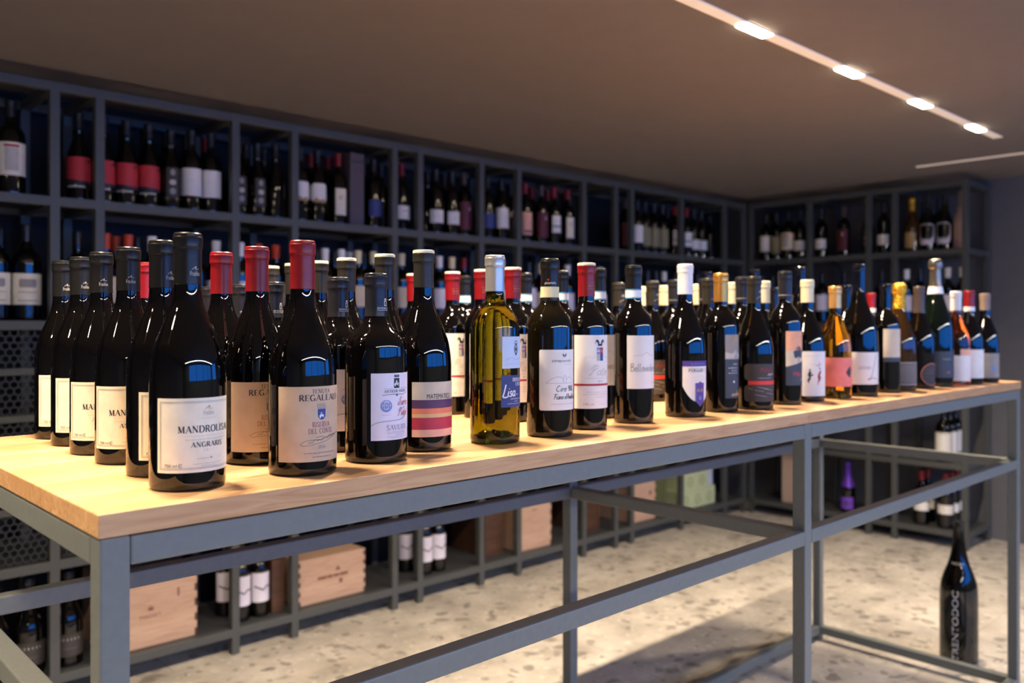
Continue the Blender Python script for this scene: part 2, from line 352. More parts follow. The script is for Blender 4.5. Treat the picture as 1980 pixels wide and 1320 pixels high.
class Art:
    """collects flat shapes in label millimetres (x right, y above the bottle's base) and wraps them on radius function rf(z)"""
    def __init__(s, rf, lift=0.0003): s.rf = rf; s.lift = lift; s.v = []; s.f = []; s.m = []; s.mats = []; s.rot = 0; s.dx = 0
    def _m(s, m):
        if m not in s.mats: s.mats.append(m)
        return s.mats.index(m)
    def add(s, vs, fs, m):
        n = len(s.v); k = s._m(m)
        for x, y in vs:
            x += s.dx; z = y / 1000.0; r = s.rf(z) ; r0 = s.rf(z)
            a = x / 1000.0 / r0
            r += s.lift
            s.v.append((r * math.sin(a), -r * math.cos(a), z))
        for f in fs: s.f.append(tuple(n + i for i in f)); s.m.append(k)
    def grid(s, x0, x1, y0, y1, m, top=None, bot=None, nx=None):
        nx = nx or max(1, int(abs(x1 - x0) / 2.5)); vs = []; fs = []
        ny = max(1, int(abs(y1 - y0) / 12)) if (top or bot) is None else 1
        for j in range(ny + 1):
            for i in range(nx + 1):
                x = x0 + (x1 - x0) * i / nx
                yb = bot(x) if bot else y0; yt = top(x) if top else y1
                vs.append((x, yb + (yt - yb) * j / ny))
        for j in range(ny):
            for i in range(nx):
                a = j * (nx + 1) + i; fs.append((a, a + 1, a + nx + 2, a + nx + 1))
        s.add(vs, fs, m); return s
    def rounded(s, x0, x1, y0, y1, rr, m):
        def top(x):
            d = max(0, x0 + rr - x, x - (x1 - rr)); return y1 - (rr - math.sqrt(max(0, rr * rr - d * d)))
        def bot(x):
            d = max(0, x0 + rr - x, x - (x1 - rr)); return y0 + (rr - math.sqrt(max(0, rr * rr - d * d)))
        s.grid(x0, x1, y0, y1, m, top, bot, nx=max(16, int((x1 - x0) / 1.2))); return s
    def poly(s, pts, m):
        t = tessellate_polygon([[Vector((x, y, 0)) for x, y in pts]])
        fs = []
        for a, b, c in t:
            ar = (pts[b][0] - pts[a][0]) * (pts[c][1] - pts[a][1]) - (pts[c][0] - pts[a][0]) * (pts[b][1] - pts[a][1])
            fs.append((a, b, c) if ar > 0 else (a, c, b))
        tri = [[pts[i] for i in f] for f in fs]; out = []
        while tri:
            t3 = tri.pop(); xs = [p[0] for p in t3]
            if max(xs) - min(xs) <= 3.0 or len(out) > 4000: out.append(t3); continue
            e = max(((abs(t3[i][0] - t3[(i + 1) % 3][0]), i) for i in range(3)))[1]
            p, q, r = t3[e], t3[(e + 1) % 3], t3[(e + 2) % 3]; mid = ((p[0] + q[0]) / 2, (p[1] + q[1]) / 2)
            tri += [[p, mid, r], [mid, q, r]]
        vs2 = [p for t3 in out for p in t3]
        s.add(vs2, [(3 * i, 3 * i + 1, 3 * i + 2) for i in range(len(out))], m); return s
    def disc(s, cx, cy, rx, ry, m, n=20): return s.poly(arc(cx, cy, rx, ry, 0, 360 - 360 / n, n - 1), m)
    def stroke(s, pts, w, m, mode='c', thin=None):
        """a pen line as quads; mode a = width follows direction"""
        dense = [pts[0]]
        for p, q in zip(pts, pts[1:]):
            kk = max(1, int(abs(q[0] - p[0]) / 3.0))
            dense += [(p[0] + (q[0] - p[0]) * j / kk, p[1] + (q[1] - p[1]) * j / kk) for j in range(1, kk + 1)]
        pts = dense
        vs = []; fs = []; n = len(pts)
        for i, (x, y) in enumerate(pts):
            a = pts[max(0, i - 1)]; b = pts[min(n - 1, i + 1)]
            dx, dy = b[0] - a[0], b[1] - a[1]; l = math.hypot(dx, dy) or 1
            ww = w
            if mode == 'a': ww = (thin or w * .35) + (w - (thin or w * .35)) * abs(dy) / l
            vs += [(x - dy / l * ww / 2, y + dx / l * ww / 2), (x + dy / l * ww / 2, y - dx / l * ww / 2)]
        for i in range(n - 1): fs.append((2 * i, 2 * i + 1, 2 * i + 3, 2 * i + 2))
        s.add(vs, fs, m); return s
    def text(s, t, cx, y, h, m, w=None, align='c', up=False, shear=0):
        vs, fs = sans(t, h)
        xs = [v[0] for v in vs]; x0, x1 = min(xs), max(xs)
        k = (w / (x1 - x0)) if w else 1.0
        off = {'c': (x0 + x1) / 2, 'l': x0, 'r': x1}[align]
        vs = [((x - off) * k + yy * shear, yy) for x, yy in vs]
        vs = [(cx - yy, y + x) if up else (cx + x, y + yy) for x, yy in vs]
        s.add(vs, fs, m); return s
    def serif(s, t, cx, y, h, m, w=None, align='c', weight=.17):
        adv = [SERIF[c][0] + .10 for c in t]; tot = sum(adv) * h; k = (w / tot) if w else 1.0
        x = cx - (tot * k / 2 if align == 'c' else 0)
        T = h * weight; th = h * .06
        for c, ad in zip(t, adv):
            _, st, sf = SERIF[c]
            for md, p in st:
                q = [(x + px * h * k, y + py * h) for px, py in p]
                if md == 'T': s.stroke(q, T * min(1, k + .1), m)
                elif md == 't': s.stroke(q, th, m)
                else: s.stroke(q, T * min(1, k + .1), m, 'a', th)
            for sx, sy in sf:
                yy = y + (th / 2 if sy == 0 else h - th / 2 if sy == 1 else sy * h)
                s.stroke([(x + (sx * k - .13) * h, yy), (x + (sx * k + .13) * h, yy)], th, m)
            x += ad * h * k
        return s
    def pen(s, t, cx, y, h, m, w=None, wt=.08, slant=.2, align='c'):
        tot = sum(PEN[c][0] for c in t) * h; k = (w / tot) if w else 1.0
        x = cx - (tot * k / 2 if align == 'c' else 0)
        for c in t:
            for p in PEN[c][1]:
                q = catmull(p, 5) if len(p) > 2 else p
                s.stroke([(x + (px * k + py * slant) * h, y + py * h) for px, py in q], wt * h, m)
            x += PEN[c][0] * h * k
        return s
    def fine(s, x0, x1, y, h, m, seed=1):
        """a line of print too small to read, as a broken fine rule"""
        rnd = random.Random(seed + int(y * 7)); x = x0
        while x < x1:
            l = min(x1 - x, rnd.uniform(1.5, 4.6)); xe = x + l; st = max(.55, h * .55)
            while x < xe: hh = h * rnd.choice((.7, .7, 1.0)); s.grid(x, x + st * .5, y - h / 2, y - h / 2 + hh, m, nx=1); x += st
            x += h * .6
        return s
    def mesh(s, name):
        me = bpy.data.meshes.new(name); me.from_pydata(s.v, [], s.f)
        for m in s.mats: me.materials.append(m)
        me.polygons.foreach_set('material_index', s.m)
        me.polygons.foreach_set('use_smooth', [True] * len(s.f)); me.update(); return me

# inks and papers
P_CREAM = hx('cream_paper', (236, 228, 205), .6); P_TAN = hx('tan_paper', (206, 178, 148), .6); P_WHITE = hx('white_paper', (236, 234, 228), .55, noise=.02)
P_LILAC = hx('cool_white_paper', (226, 222, 236), .55, noise=.02); P_BLUE = hx('navy_paper', (52, 66, 124), .55); P_SKY = hx('pale_blue_paper', (196, 214, 240), .55, noise=.02)
P_DARK = hx('charcoal_paper', (62, 58, 56), .6); P_SLATE = hx('slate_paper', (58, 66, 76), .5); P_PINK = hx('coral_paper', (240, 132, 118), .55)
P_BEIGE = hx('beige_paper', (214, 200, 176), .6); P_RED = hx('red_paper', (196, 52, 58), .6); P_GREY = hx('grey_paper', (150, 144, 134), .55)
I_BLACK = hx('black_ink', (34, 34, 44), .5); I_GREY = hx('grey_ink', (150, 146, 142), .5); I_PALE = hx('pale_grey_ink', (190, 186, 176), .5); I_RED = hx('red_ink', (172, 34, 42), .5)
I_MAUVE = hx('mauve_ink', (150, 92, 108), .5); I_NAVY = hx('navy_ink', (44, 64, 140), .5); I_WHITE = hx('white_ink', (236, 236, 236), .5, noise=.02); I_GOLD = hx('gold_ink', (176, 146, 92), .4)
I_PURPLE = hx('purple_ink', (84, 62, 150), .5); I_BRIGHT = hx('bright_red_ink', (226, 58, 46), .5); I_SILVER = hx('silver_ink', (150, 150, 168), .4); I_BLUE = hx('blue_ink', (120, 140, 196), .5)
B_PURPLE = hx('plum_band', (92, 58, 96), .6); B_ORANGE = hx('orange_band', (236, 134, 96), .6); B_SAND = hx('sand_band', (230, 190, 130), .6); B_CRIM = hx('crimson_band', (190, 54, 74), .6); B_PEACH = hx('peach_band', (238, 180, 152), .6); B_APRI = hx('apricot_print', (240, 176, 138), .6)
# capsules
def cap(name, rgb, rough=.42, metal=0.0, **k): return mat(name, rgb, rough, metal, noise=.05, nscale=200, bump=.15, **k)
C_BLACK = cap('black_capsule', (24, 24, 25), .30, spec=.3); C_RED = cap('red_capsule', (122, 8, 22), .36); C_SLATE = cap('slate_capsule', (36, 36, 42), .28, spec=.3); C_GREY = cap('grey_capsule', (44, 42, 37), .34, spec=.3)
C_SILVER = cap('silver_capsule', (190, 190, 186), .3, .6); C_WHITE = cap('white_capsule', (232, 232, 236), .45); C_CREAM = cap('cream_capsule', (226, 216, 180), .5); C_GOLD = cap('gold_capsule', (206, 150, 74), .3, .7)
C_TAN = cap('tan_gold_capsule', (222, 170, 104), .3, .6); C_FOIL = mat('gold_foil', (222, 168, 50), .25, .8, noise=.15, nscale=120, bump=6.0); C_DSILV = cap('dark_silver_foil', (120, 114, 106), .3, .8); C_BROWN = cap('dark_brown_capsule', (70, 58, 56), .45)
C_TAUPE = cap('taupe_capsule', (128, 112, 102), .45); C_PURP = cap('violet_capsule_top', (70, 56, 86), .25); C_GLOSS = cap('glossy_black_wax', (12, 14, 26), .06); C_ORANGE = cap('orange_capsule', (196, 66, 36), .45)
C_CREAMTOP = cap('cream_capsule_disc', (232, 224, 196), .45); C_BLUEBAND = cap('blue_neck_band', (70, 150, 190), .5); C_DOCG = cap('pale_neck_seal', (222, 214, 172), .5); C_VIOLET = cap('violet_foil', (104, 60, 190), .3, .3); C_WHITEBAND = cap('white_neck_seal', (236, 238, 238), .5)
C_DARKSH = cap('black_capsule_shelf', (24, 24, 28), .3)

def capsule_mesh(prof, nk, H, clen, m, foil=False, disc=None, seg=40, band=None, flare=0.0):
    z0 = H - clen; e = .0007
    def rr(z): return max(prof_r(prof, z), nk) + e
    p = [(rr(z0) - .0004, z0), (rr(z0), z0 + .0003)]
    for i in range(1, 7):
        z = z0 + (H - .021 - z0) * i / 7; p.append((rr(z), z))
    if foil:
        p += [(nk * 1.02, H - .034), (nk * 1.12, H - .030), (nk * 1.36, H - .026), (nk * 1.40, H - .018), (nk * 1.38, H - .008), (nk * 1.2, H - .002), (nk * .8, H + .001), (0, H + .0015)]
    else:
        p += [(nk + e, H - .0195), (nk * 1.01 + e, H - .0185), (nk * 1.075 + e, H - .0172), (nk * 1.09 + e, H - .0160), (nk * 1.08 + e, H - .0150), (nk * 1.085 + e, H - .0060), (nk * 1.105 + e, H - .0052), (nk * 1.085 + e, H - .0043), (nk * 1.05 + e, H - .0040), (nk * 1.03 + e, H - .001), (nk * 1.0, H + .0002), (0, H + .0002)]
    return lathe_mesh('capsule', p, seg, m, 35), rr

DESIGNS = {}
def bottle(key, kind, R, H, glass, capm, clen, art=None, seg=56, disc=None, band=None, capart=None, foil=False, tip=None, ring=None, face=0):
    """wine bottle whose base stands on its origin, printed side towards -Y (turned by face degrees)"""
    root = empty('wine_bottle')
    prof, nk, k = shape(kind, R, H)
    g = obj_of('bottle_glass', lathe_mesh('bottle_glass', prof, seg, glass), root)
    rf = lambda z: prof_r(prof, z)
    rz = math.radians(face)
    if capm is not None:
        me, rr = capsule_mesh(prof, nk, H, clen, capm, foil, seg=seg)
        c = obj_of('capsule', me, root)
        if disc is not None:
            obj_of('capsule_disc', lathe_mesh('capsule_disc', [(nk * 1.08, H - .0040), (nk * 1.13, H - .0036), (nk * 1.11, H + .0004), (nk * 1.0, H + .0010), (0, H + .0010)], seg, disc), c)
        if tip is not None:
            obj_of('capsule_tip', lathe_mesh('capsule_tip', [(nk * 1.18, H - .012), (nk * 1.24, H - .010), (nk * 1.22, H - .002), (nk * 1.0, H + .0012), (0, H + .0014)], seg, tip), c)
        if ring is not None:
            zz = H - clen + .008
            obj_of('capsule_ring', lathe_mesh('capsule_ring', [(rr(zz) + .0001, zz), (rr(zz) + .0003, zz + .0003), (rr(zz) + .0003, zz + .0012), (rr(zz) + .0001, zz + .0015)], seg, ring), c)
        if capart:
            a = Art(lambda z: rr(z), .0003); capart(a, H * 1000)
            o = obj_of('capsule_lettering', a.mesh('capsule_lettering'), c); o.rotation_euler.z = rz
    if band is not None:
        bm_, z0, z1, edge = band
        z0 = H - z0; z1 = H - z1
        rb = lambda z: max(rf(z), nk) + .0010
        nb = obj_of('neck_band', lathe_mesh('neck_band', [(rb(z0), z0), (rb((z0 + z1) / 2), (z0 + z1) / 2), (rb(z1), z1)], seg, bm_), root)
        if edge is not None:
            for za, zb in ((z0, z0 + .0022), (z1 - .0022, z1)):
                obj_of('band_edge', lathe_mesh('band_edge', [(rb(za) + .0002, za), (rb(zb) + .0002, zb)], seg, edge), nb)
    if art:
        for part, subs in art:
            a = Art(rf, .0004); part[1](a); po = obj_of(part[0], a.mesh(part[0]), root); po.rotation_euler.z = rz
            for i, (nm, fn) in enumerate(subs):
                b = Art(rf, .0007 + .0001 * i); fn(b); so = obj_of(nm, b.mesh(nm), po)
    DESIGNS[key] = root
    return root

# ---- label designs -----------------------------------------------------------------------------
def lozenge_crest(a, cx, y0, y1, w, fill, mark):
    h = y1 - y0
    a.poly([(cx - w / 2, y1), (cx - w / 2, y0 + h * .35), (cx - w * .3, y0 + h * .1), (cx, y0), (cx + w * .3, y0 + h * .1), (cx + w / 2, y0 + h * .35), (cx + w / 2, y1)], fill)
def beast(a, cx, cy, s, m):
    a.poly([(cx - .5 * s, cy - .1 * s), (cx - .25 * s, cy + .1 * s), (cx - .1 * s, cy + .5 * s), (cx + .1 * s, cy + .35 * s), (cx + .05 * s, cy + .1 * s), (cx + .45 * s, cy + .05 * s), (cx + .3 * s, cy - .15 * s), (cx + .4 * s, cy - .5 * s), (cx + .15 * s, cy - .25 * s), (cx - .1 * s, cy - .2 * s), (cx - .3 * s, cy - .5 * s)], m)

def artA_label(a): a.grid(-59, 59, 22, 106, P_CREAM)
def artA_border(a):
    for d, w in ((4.0, .5), (5.4, .35)):
        for p in ([(-59 + d, 22 + d), (59 - d, 22 + d)], [(-59 + d, 106 - d), (59 - d, 106 - d)]):
            q = [(p[0][0] + (p[1][0] - p[0][0]) * i / 40, p[0][1]) for i in range(41)]; a.stroke(q, w, I_GREY)
        for sx in (-1, 1): a.stroke([(sx * (59 - d), 22 + d), (sx * (59 - d), 106 - d)], w, I_GREY)
def mount(a, cx, y, s, m, txt=True):
    a.stroke([(cx - 1.0 * s, y), (cx - .45 * s, y + .55 * s), (cx, y + .15 * s), (cx + 1.1 * s, y + .15 * s)], .13 * s, m)
    a.disc(cx + .1 * s, y + .68 * s, .27 * s, .27 * s, m, 14)
def artA_text(a):
    mount(a, 0, 93, 4.5, I_GOLD); a.text('Fradiles', 0, 86.5, 5.4, I_PALE, w=13)
    a.stroke([(-9, 83), (9, 83)], .25, I_PALE)
    a.serif('MANDROLISAI', 0, 67, 7.6, I_BLACK, w=68, weight=.19); a.fine(-28, 30, 63.2, .8, I_PALE); a.fine(-26, 28, 59.2, 1.5, I_PALE, 3)
    a.serif('ANGRARIS', 0, 50.5, 5.6, I_BLACK, w=40, weight=.2); a.text('2 0 1 7', 0, 45.5, 2.8, I_PALE, w=13)
    a.fine(-14, 0, 37.5, .9, I_GREY); a.text('5K', 3, 36.6, 2.2, I_BLACK); a.fine(12, 17, 37.5, .8, I_PALE)
    a.fine(-18, 18, 31.5, .8, I_GREY); a.fine(-9, 9, 29.2, .8, I_GREY, 4); a.fine(-12, 12, 27.3, .8, I_GREY, 5)
    a.text('750 ml', -42, 28.6, 3.4, I_BLACK, w=14); a.stroke(arc(-31, 30.2, 2.1, 2.1, 40, 320, 12) , .5, I_BLACK); a.stroke([(-33, 30.2), (-29.8, 30.2)], .45, I_BLACK)
def capA(a, H):
    mount(a, 0, H - 43, 4.0, I_PALE); a.text('Fradiles', 0, H - 50, 5.2, I_PALE, w=12)
bottle('A', 'burgundy', .0425, .296, DARKGLASS, C_BLACK, .060, art=[(('label', artA_label), [('border', artA_border), ('lettering', artA_text)])], capart=capA, face=9)

def artB_label(a): a.grid(-56, 56, 18.5, 112, P_TAN)
def artB_crest(a):
    lozenge_crest(a, 0, 70, 84, 11, I_NAVY, None); beast(a, 0, 76, 8, I_WHITE)
    a.grid(-6, 6, 85, 86.5, I_GREY); 
    for i in range(5): a.poly([(-6.5 + 2.6 * i, 87.5), (-4.5 + 2.6 * i, 87.5), (-5.5 + 2.6 * i, 92)], I_GREY)
    for sx in (-1, 1): a.stroke(catmull([(sx * 7.5, 84), (sx * 11, 79), (sx * 9, 73), (sx * 4, 69)], 5), 1.1, I_PALE)
def artB_text(a):
    a.serif('TENUTA', 0, 103.6, 5.0, I_BLACK, w=26, weight=.13); a.serif('REGALEALI', 0, 94.3, 7.4, I_BLACK, w=57, weight=.19)
    a.serif('RISERVA', 0, 61.6, 6.2, I_MAUVE, w=25, weight=.13); a.serif('DEL CONTE', 0, 53.4, 6.2, I_MAUVE, w=35, weight=.13)
    a.stroke(catmull([(-24, 38.5), (-27, 41), (-18, 45), (0, 46), (14, 49), (30, 52), (36, 55)], 6), .35, I_BLACK); a.stroke(catmull([(-24, 38.5), (-10, 40), (8, 44), (24, 50)], 6), .35, I_BLACK)
    rnd = random.Random(4); a.stroke(catmull([(-18 + i * 1.35, 42.5 + i * .28 + rnd.uniform(-1.6, 1.9)) for i in range(32)], 3), .4, I_BLACK)
    a.stroke([(-8, 48.6), (2, 49.8)], .4, I_BLACK)
    a.text('2016', 0, 34.6, 4.2, I_GREY, w=10)
    a.pen('ugni cu vadi da a', 0, 27.8, 3.6, I_BLACK, w=44, wt=.14) if False else a.fine(-23, 24, 29.2, 1.1, I_BLACK)
    a.fine(-13, 15, 24.4, 1.1, I_BLACK, 7)
bottle('B', 'burgundy', .0430, .2965, DARKGLASS, C_RED, .062, art=[(('label', artB_label), [('crest', artB_crest), ('lettering', artB_text)])], face=3)

def artC_label(a): a.grid(-37, 37, 32, 123, P_LILAC)
def artC_crest(a):
    a.grid(-4.6, 4.6, 102.5, 116, I_BLACK); a.poly([(-4.6, 102.5), (4.6, 102.5), (0, 100.5)][::-1], I_BLACK) if False else None
    beast(a, 0, 109, 9, I_WHITE); a.grid(-4.2, 4.2, 117.5, 118.8, I_BLACK)
    for i in range(3): a.grid(-4.2 + i * 3.1, -2.0 + i * 3.1, 118.8, 120.6, I_BLACK, nx=1)
def artC_medal(a):
    a.disc(-16, 78.5, 8.2, 8.2, I_BLUE, 24); a.disc(-16, 79.5, 6.2, 6.2, P_LILAC, 24); a.stroke(catmull([(-21, 76), (-18, 80), (-16, 76), (-13, 80), (-11, 76)], 4), 1.6, I_BLUE); a.fine(-23, -9, 66.5, .8, I_SILVER)
def artC_text(a):
    a.serif('ANTICHE VIGNE', 0, 96.6, 3.6, I_BLACK, w=38, weight=.16)
    a.stroke([(-20, 102), (-7, 102)], .35, I_GREY); a.stroke([(7, 102), (24, 102)], .35, I_GREY)
    a.stroke(catmull([(-22, 93.2), (-12, 94), (0, 94)], 5), .5, I_BLACK); a.stroke(catmull([(0, 94), (12, 93.6), (23, 96)], 5), .5, I_BLACK); a.poly([(-2, 93.6), (0, 91), (2, 93.6)], I_BLACK)
    a.pen('Surra', 12, 79, 10.5, I_RED, w=21, wt=.07, slant=.25); a.pen('di', 14, 74, 4, I_RED, wt=.09); a.pen('Pietre', 12, 64.5, 10, I_RED, w=21, wt=.07, slant=.25)
    a.stroke(catmull([(-37, 52), (-28, 56.4), (-14, 58), (0, 58.6), (10, 60), (20, 66), (24, 74)], 6), .9, I_GREY)
    a.serif('SAVUTO', 2, 45.5, 7.0, I_SILVER, w=36, weight=.2); a.serif('SUPERIORE', 2, 40.2, 3.4, I_SILVER, w=34, weight=.14)
    for y, x0, x1 in ((38.6, -4, 16), (36.4, -15, 18), (34.6, -10, 14)): a.stroke([(x0 + (x1 - x0) * i / 8, y) for i in range(9)], .45, I_GREY)
def capC(a, H):
    a.serif('ANTICHE VIGNE', 4, H - 50, 2.6, I_WHITE, w=27, weight=.16); a.stroke([(-9 + i * 3.2, H - 51.6) for i in range(9)], .4, I_WHITE)
    a.grid(1.6, 6.4, H - 45.5, H - 38, I_WHITE); a.grid(2.6, 5.4, H - 44.5, H - 39, C_SLATE); a.grid(2.2, 5.8, H - 37, H - 35.2, I_WHITE)
bottle('C', 'squat', .0430, .2605, DARKGLASS, C_SLATE, .060, art=[(('label', artC_label), [('crest', artC_crest), ('medallion', artC_medal), ('lettering', artC_text)])], capart=capC, face=6)

def artD_label(a): a.grid(-46, 46, 22.8, 104, P_BEIGE)
def artD_bands(a):
    for y0, y1, m in ((65, 77.6, B_PURPLE), (57, 65, B_ORANGE), (51.4, 57, B_SAND), (33.7, 51.4, B_CRIM), (22.8, 33.7, B_PEACH)): a.grid(-46, 46, y0, y1, m)
def artD_text(a): a.text('MATEMATICO', -2, 79.0, 7.4, I_BLACK, w=43)
def capD(a, H):
    for x, dy in ((-6, 30), (-10, 36), (-1, 36), (-6, 42), (4, 30), (-11, 46), (8, 38)): a.stroke(arc(x, H - dy, 1.5, 1.9, 40, 320, 10), .7, I_BLACK)
bottle('D', 'burgundy', .0425, .301, DARKGLASS, C_GREY, .056, art=[(('label', artD_label), [('coloured_bands', artD_bands), ('lettering', artD_text)])], capart=capD, disc=C_CREAMTOP, face=2)

def artE_label(a): a.grid(-49, 49, 38.7, 170, P_WHITE)
def artE_crest(a):
    for sx in (-1, 1):
        a.poly([(sx * 1.0, 152), (sx * 5, 155), (sx * 8, 159), (sx * 10.5, 153), (sx * 9.5, 160), (sx * 6, 162.5), (sx * 2.5, 159)][::sx], I_BLACK)
    a.grid(-5, 5, 150.5, 154.5, I_BLACK)
    a.grid(-7, 0, 136, 148, I_BLUE); a.grid(0, 7, 136, 148, I_RED); a.grid(-7, 0, 124, 136, I_PALE); a.grid(0, 7, 124, 136, I_NAVY); beast(a, -3.5, 142, 6, I_WHITE); beast(a, 3.5, 142, 6, I_GOLD)
def artE_band(a): a.grid(-49, 49, 79.4, 83, I_RED)
def artE_text(a):
    a.stroke(catmull([(-32, 128), (-22, 132), (-14, 129), (-8, 133)], 4), .4, I_PALE); a.stroke(catmull([(8, 133), (20, 130), (34, 134)], 4), .4, I_PALE)
    a.pen('Paterno' if False else 'Pater', 0, 98, 17, I_PALE, w=44, wt=.055, slant=.35)
    a.fine(-28, 30, 93, 1.1, I_GREY); a.text('2017', 0, 86, 3, I_GREY, w=11); a.fine(-26, 26, 68, 1.1, I_GREY); a.fine(-32, 32, 64, 1.1, I_GREY, 3); a.fine(-10, 12, 59.5, 1.0, I_GREY, 4)
    a.text('14% vol', -22, 45, 3.8, I_GREY, w=18); a.fine(0, 24, 46.5, 1.0, I_PALE)
def capE(a, H):
    a.fine(-11, 11, H - 36, .7, I_GOLD); a.fine(-7, 9, H - 41, 2.4, I_GOLD, 4); a.fine(-9, 9, H - 46, 1.2, I_GOLD, 6)
bottle('E', 'bordeaux', .0375, .300, DARKGLASS, C_RED, .060, art=[(('label', artE_label), [('crest', artE_crest), ('red_band', artE_band), ('lettering', artE_text)])], capart=capE, disc=C_CREAMTOP, face=-7)

def artG_top(a): a.grid(-27, 27, 120, 170, P_SKY)
def artG_crest(a):
    a.stroke(arc(0, 150, 4.2, 6.5, 0, 360, 20), 1.3, I_BLACK); a.disc(0, 150, 2.2, 3.6, I_BLACK, 14); a.poly([(-2, 143), (2, 143), (0, 139)][::-1], I_BLACK); a.stroke(arc(0, 161, 3.8, 2.2, 0, 360, 14), .8, I_BLACK); a.grid(-3, 3, 157.2, 158.4, I_BLACK)
    a.stroke(catmull([(-20, 133), (-10, 137), (0, 133), (12, 136), (22, 132)], 5), .4, I_GREY); a.fine(-19, 20, 127, .8, I_GREY)
def artG_low(a): a.grid(-29, 29, 59, 109, P_BLUE)
def artG_text(a):
    a.serif('DONNA', 4, 99.5, 5.4, I_WHITE, w=24, weight=.2); a.serif('LISA', 7, 92.5, 5.4, I_WHITE, w=16, weight=.2); a.pen('Lisa', -14.5, 76, 17, I_WHITE, w=24, wt=.12, slant=.12)
    a.text('2018', 3, 77.5, 2.4, I_WHITE); a.fine(-12, 18, 72, 2.2, I_WHITE, 5); a.fine(-4, 6, 68, 1.2, I_WHITE, 6); a.fine(-18, 20, 64.5, 1.0, I_WHITE, 7)
bottle('G', 'bordeaux', .0400, .300, YELGLASS, C_SILVER, .058, art=[(('upper_label', artG_top), [('crest', artG_crest)]), (('lower_label', artG_low), [('lettering', artG_text)])], face=13)

def artF_label(a): a.rounded(-45, 45, 46, 147, 2.5, P_WHITE)
def artF_pic(a):
    a.stroke(catmull([(-34, 91.5), (-26, 97), (-18, 101), (-8, 101), (-3, 97)], 5), .5, I_GREY); a.stroke([(-34, 91.2), (20, 91)], .45, I_GREY)
    a.stroke([(-3, 91), (-3, 103), (3, 103), (3, 91)], .5, I_GREY); a.stroke(catmull([(3, 97), (10, 101), (18, 96), (22, 92)], 5), .45, I_GREY)
    a.poly([(-5, 138), (-1.2, 134), (-1.2, 137), (-3.6, 141)], I_BLACK); a.poly([(-.6, 134), (3.4, 138), (2.2, 141), (-.6, 137)], I_BLACK)
def artF_text(a):
    a.text('ciro', -16.5, 126.5, 5.0, I_BLACK, w=14); a.text('picariello', 3, 126.5, 4.4, I_GREY, w=25); a.fine(-2, 18, 122.5, .9, I_GREY)
    a.pen('Ciro 906', 2, 77.5, 10, I_BLACK, w=38, wt=.10, slant=.2); a.pen("Fiano d'Avellino", 4, 64.5, 8.6, I_BLACK, w=50, wt=.10, slant=.2); a.fine(-25, 26, 56.5, 1.3, I_GREY)
def capF(a, H): a.text('picariello', -9, H - 43.5, 4.0, I_WHITE, w=20); a.poly([(-15, H - 36), (-13, H - 38.5), (-11, H - 36), (-12, H - 34.5), (-14, H - 34.5)], I_RED)
bottle('F', 'bordeaux', .0398, .301, OLIVEGLASS, C_BLACK, .072, art=[(('label', artF_label), [('drawing', artF_pic), ('lettering', artF_text)])], capart=capF, band=(C_DOCG, .066, .048, None), face=-7)

def artH_label(a): a.grid(-38, 38, 67, 168, P_WHITE)
def artH_text(a):
    a.stroke(catmull([(-26, 129), (-14, 130.5), (-8, 131), (0, 136), (6, 133), (14, 130), (28, 131)], 5), .4, I_GREY); a.pen('Bellovedere', -2, 100, 15, I_GREY, w=60, wt=.075, slant=.0); a.text('2015', 20, 77, 3.0, I_PALE, w=12)
bottle('H', 'bordeaux', .0385, .303, DARKGLASS, C_BLACK, .060, art=[(('label', artH_label), [('lettering', artH_text)])], band=(C_WHITEBAND, .064, .046, C_BLUEBAND), face=-15)

def artI_label(a):
    def notch(sgn):
        def f(x):
            d = (x + 59) ; return None
        return f
    a.rounded(-59, 59, 66, 102, 8, P_DARK); a.rounded(-59, 59, 19, 55, 8, P_DARK); a.grid(-50, 50, 54, 67, P_DARK)
def artI_band(a): a.grid(-50, 50, 56.5, 64.5, I_BRIGHT)
def artI_text(a):
    a.dx = -16
    a.pen('Surra', 8, 82, 12, I_RED, w=30, wt=.10, slant=.3) if False else a.stroke(catmull([(-8, 84), (-4, 93), (2, 84), (6, 92), (12, 84), (16, 92), (22, 86), (28, 90)], 4), 1.4, I_RED)
    a.stroke(catmull([(10, 76), (14, 80), (18, 76), (22, 81), (28, 77)], 4), 1.0, I_WHITE); a.fine(-14, 24, 71, 1.2, I_WHITE)
    for i, (x0, x1, y) in enumerate(((-14, 12, 50), (-2, 26, 46.5), (-34, -24, 47.5), (-20, 0, 43.5), (6, 30, 37), (-20, 8, 33))): a.stroke([(x0, y + (x1 - x0) * .06), (x1, y - (x1 - x0) * .12)], 1.0, I_GREY)
def capI(a, H): a.stroke(catmull([(-2, H - 36), (1, H - 32), (3, H - 37), (6, H - 31), (8, H - 35), (10, H - 31)], 4), .9, I_WHITE); a.stroke(catmull([(-8, H - 50), (-2, H - 46), (4, H - 44), (12, H - 41)], 5), .9, I_PALE)
bottle('I', 'burgundy', .0420, .296, DARKGLASS, C_GREY, .060, art=[(('label', artI_label), [('red_band', artI_band), ('lettering', artI_text)])], capart=capI, face=-8)

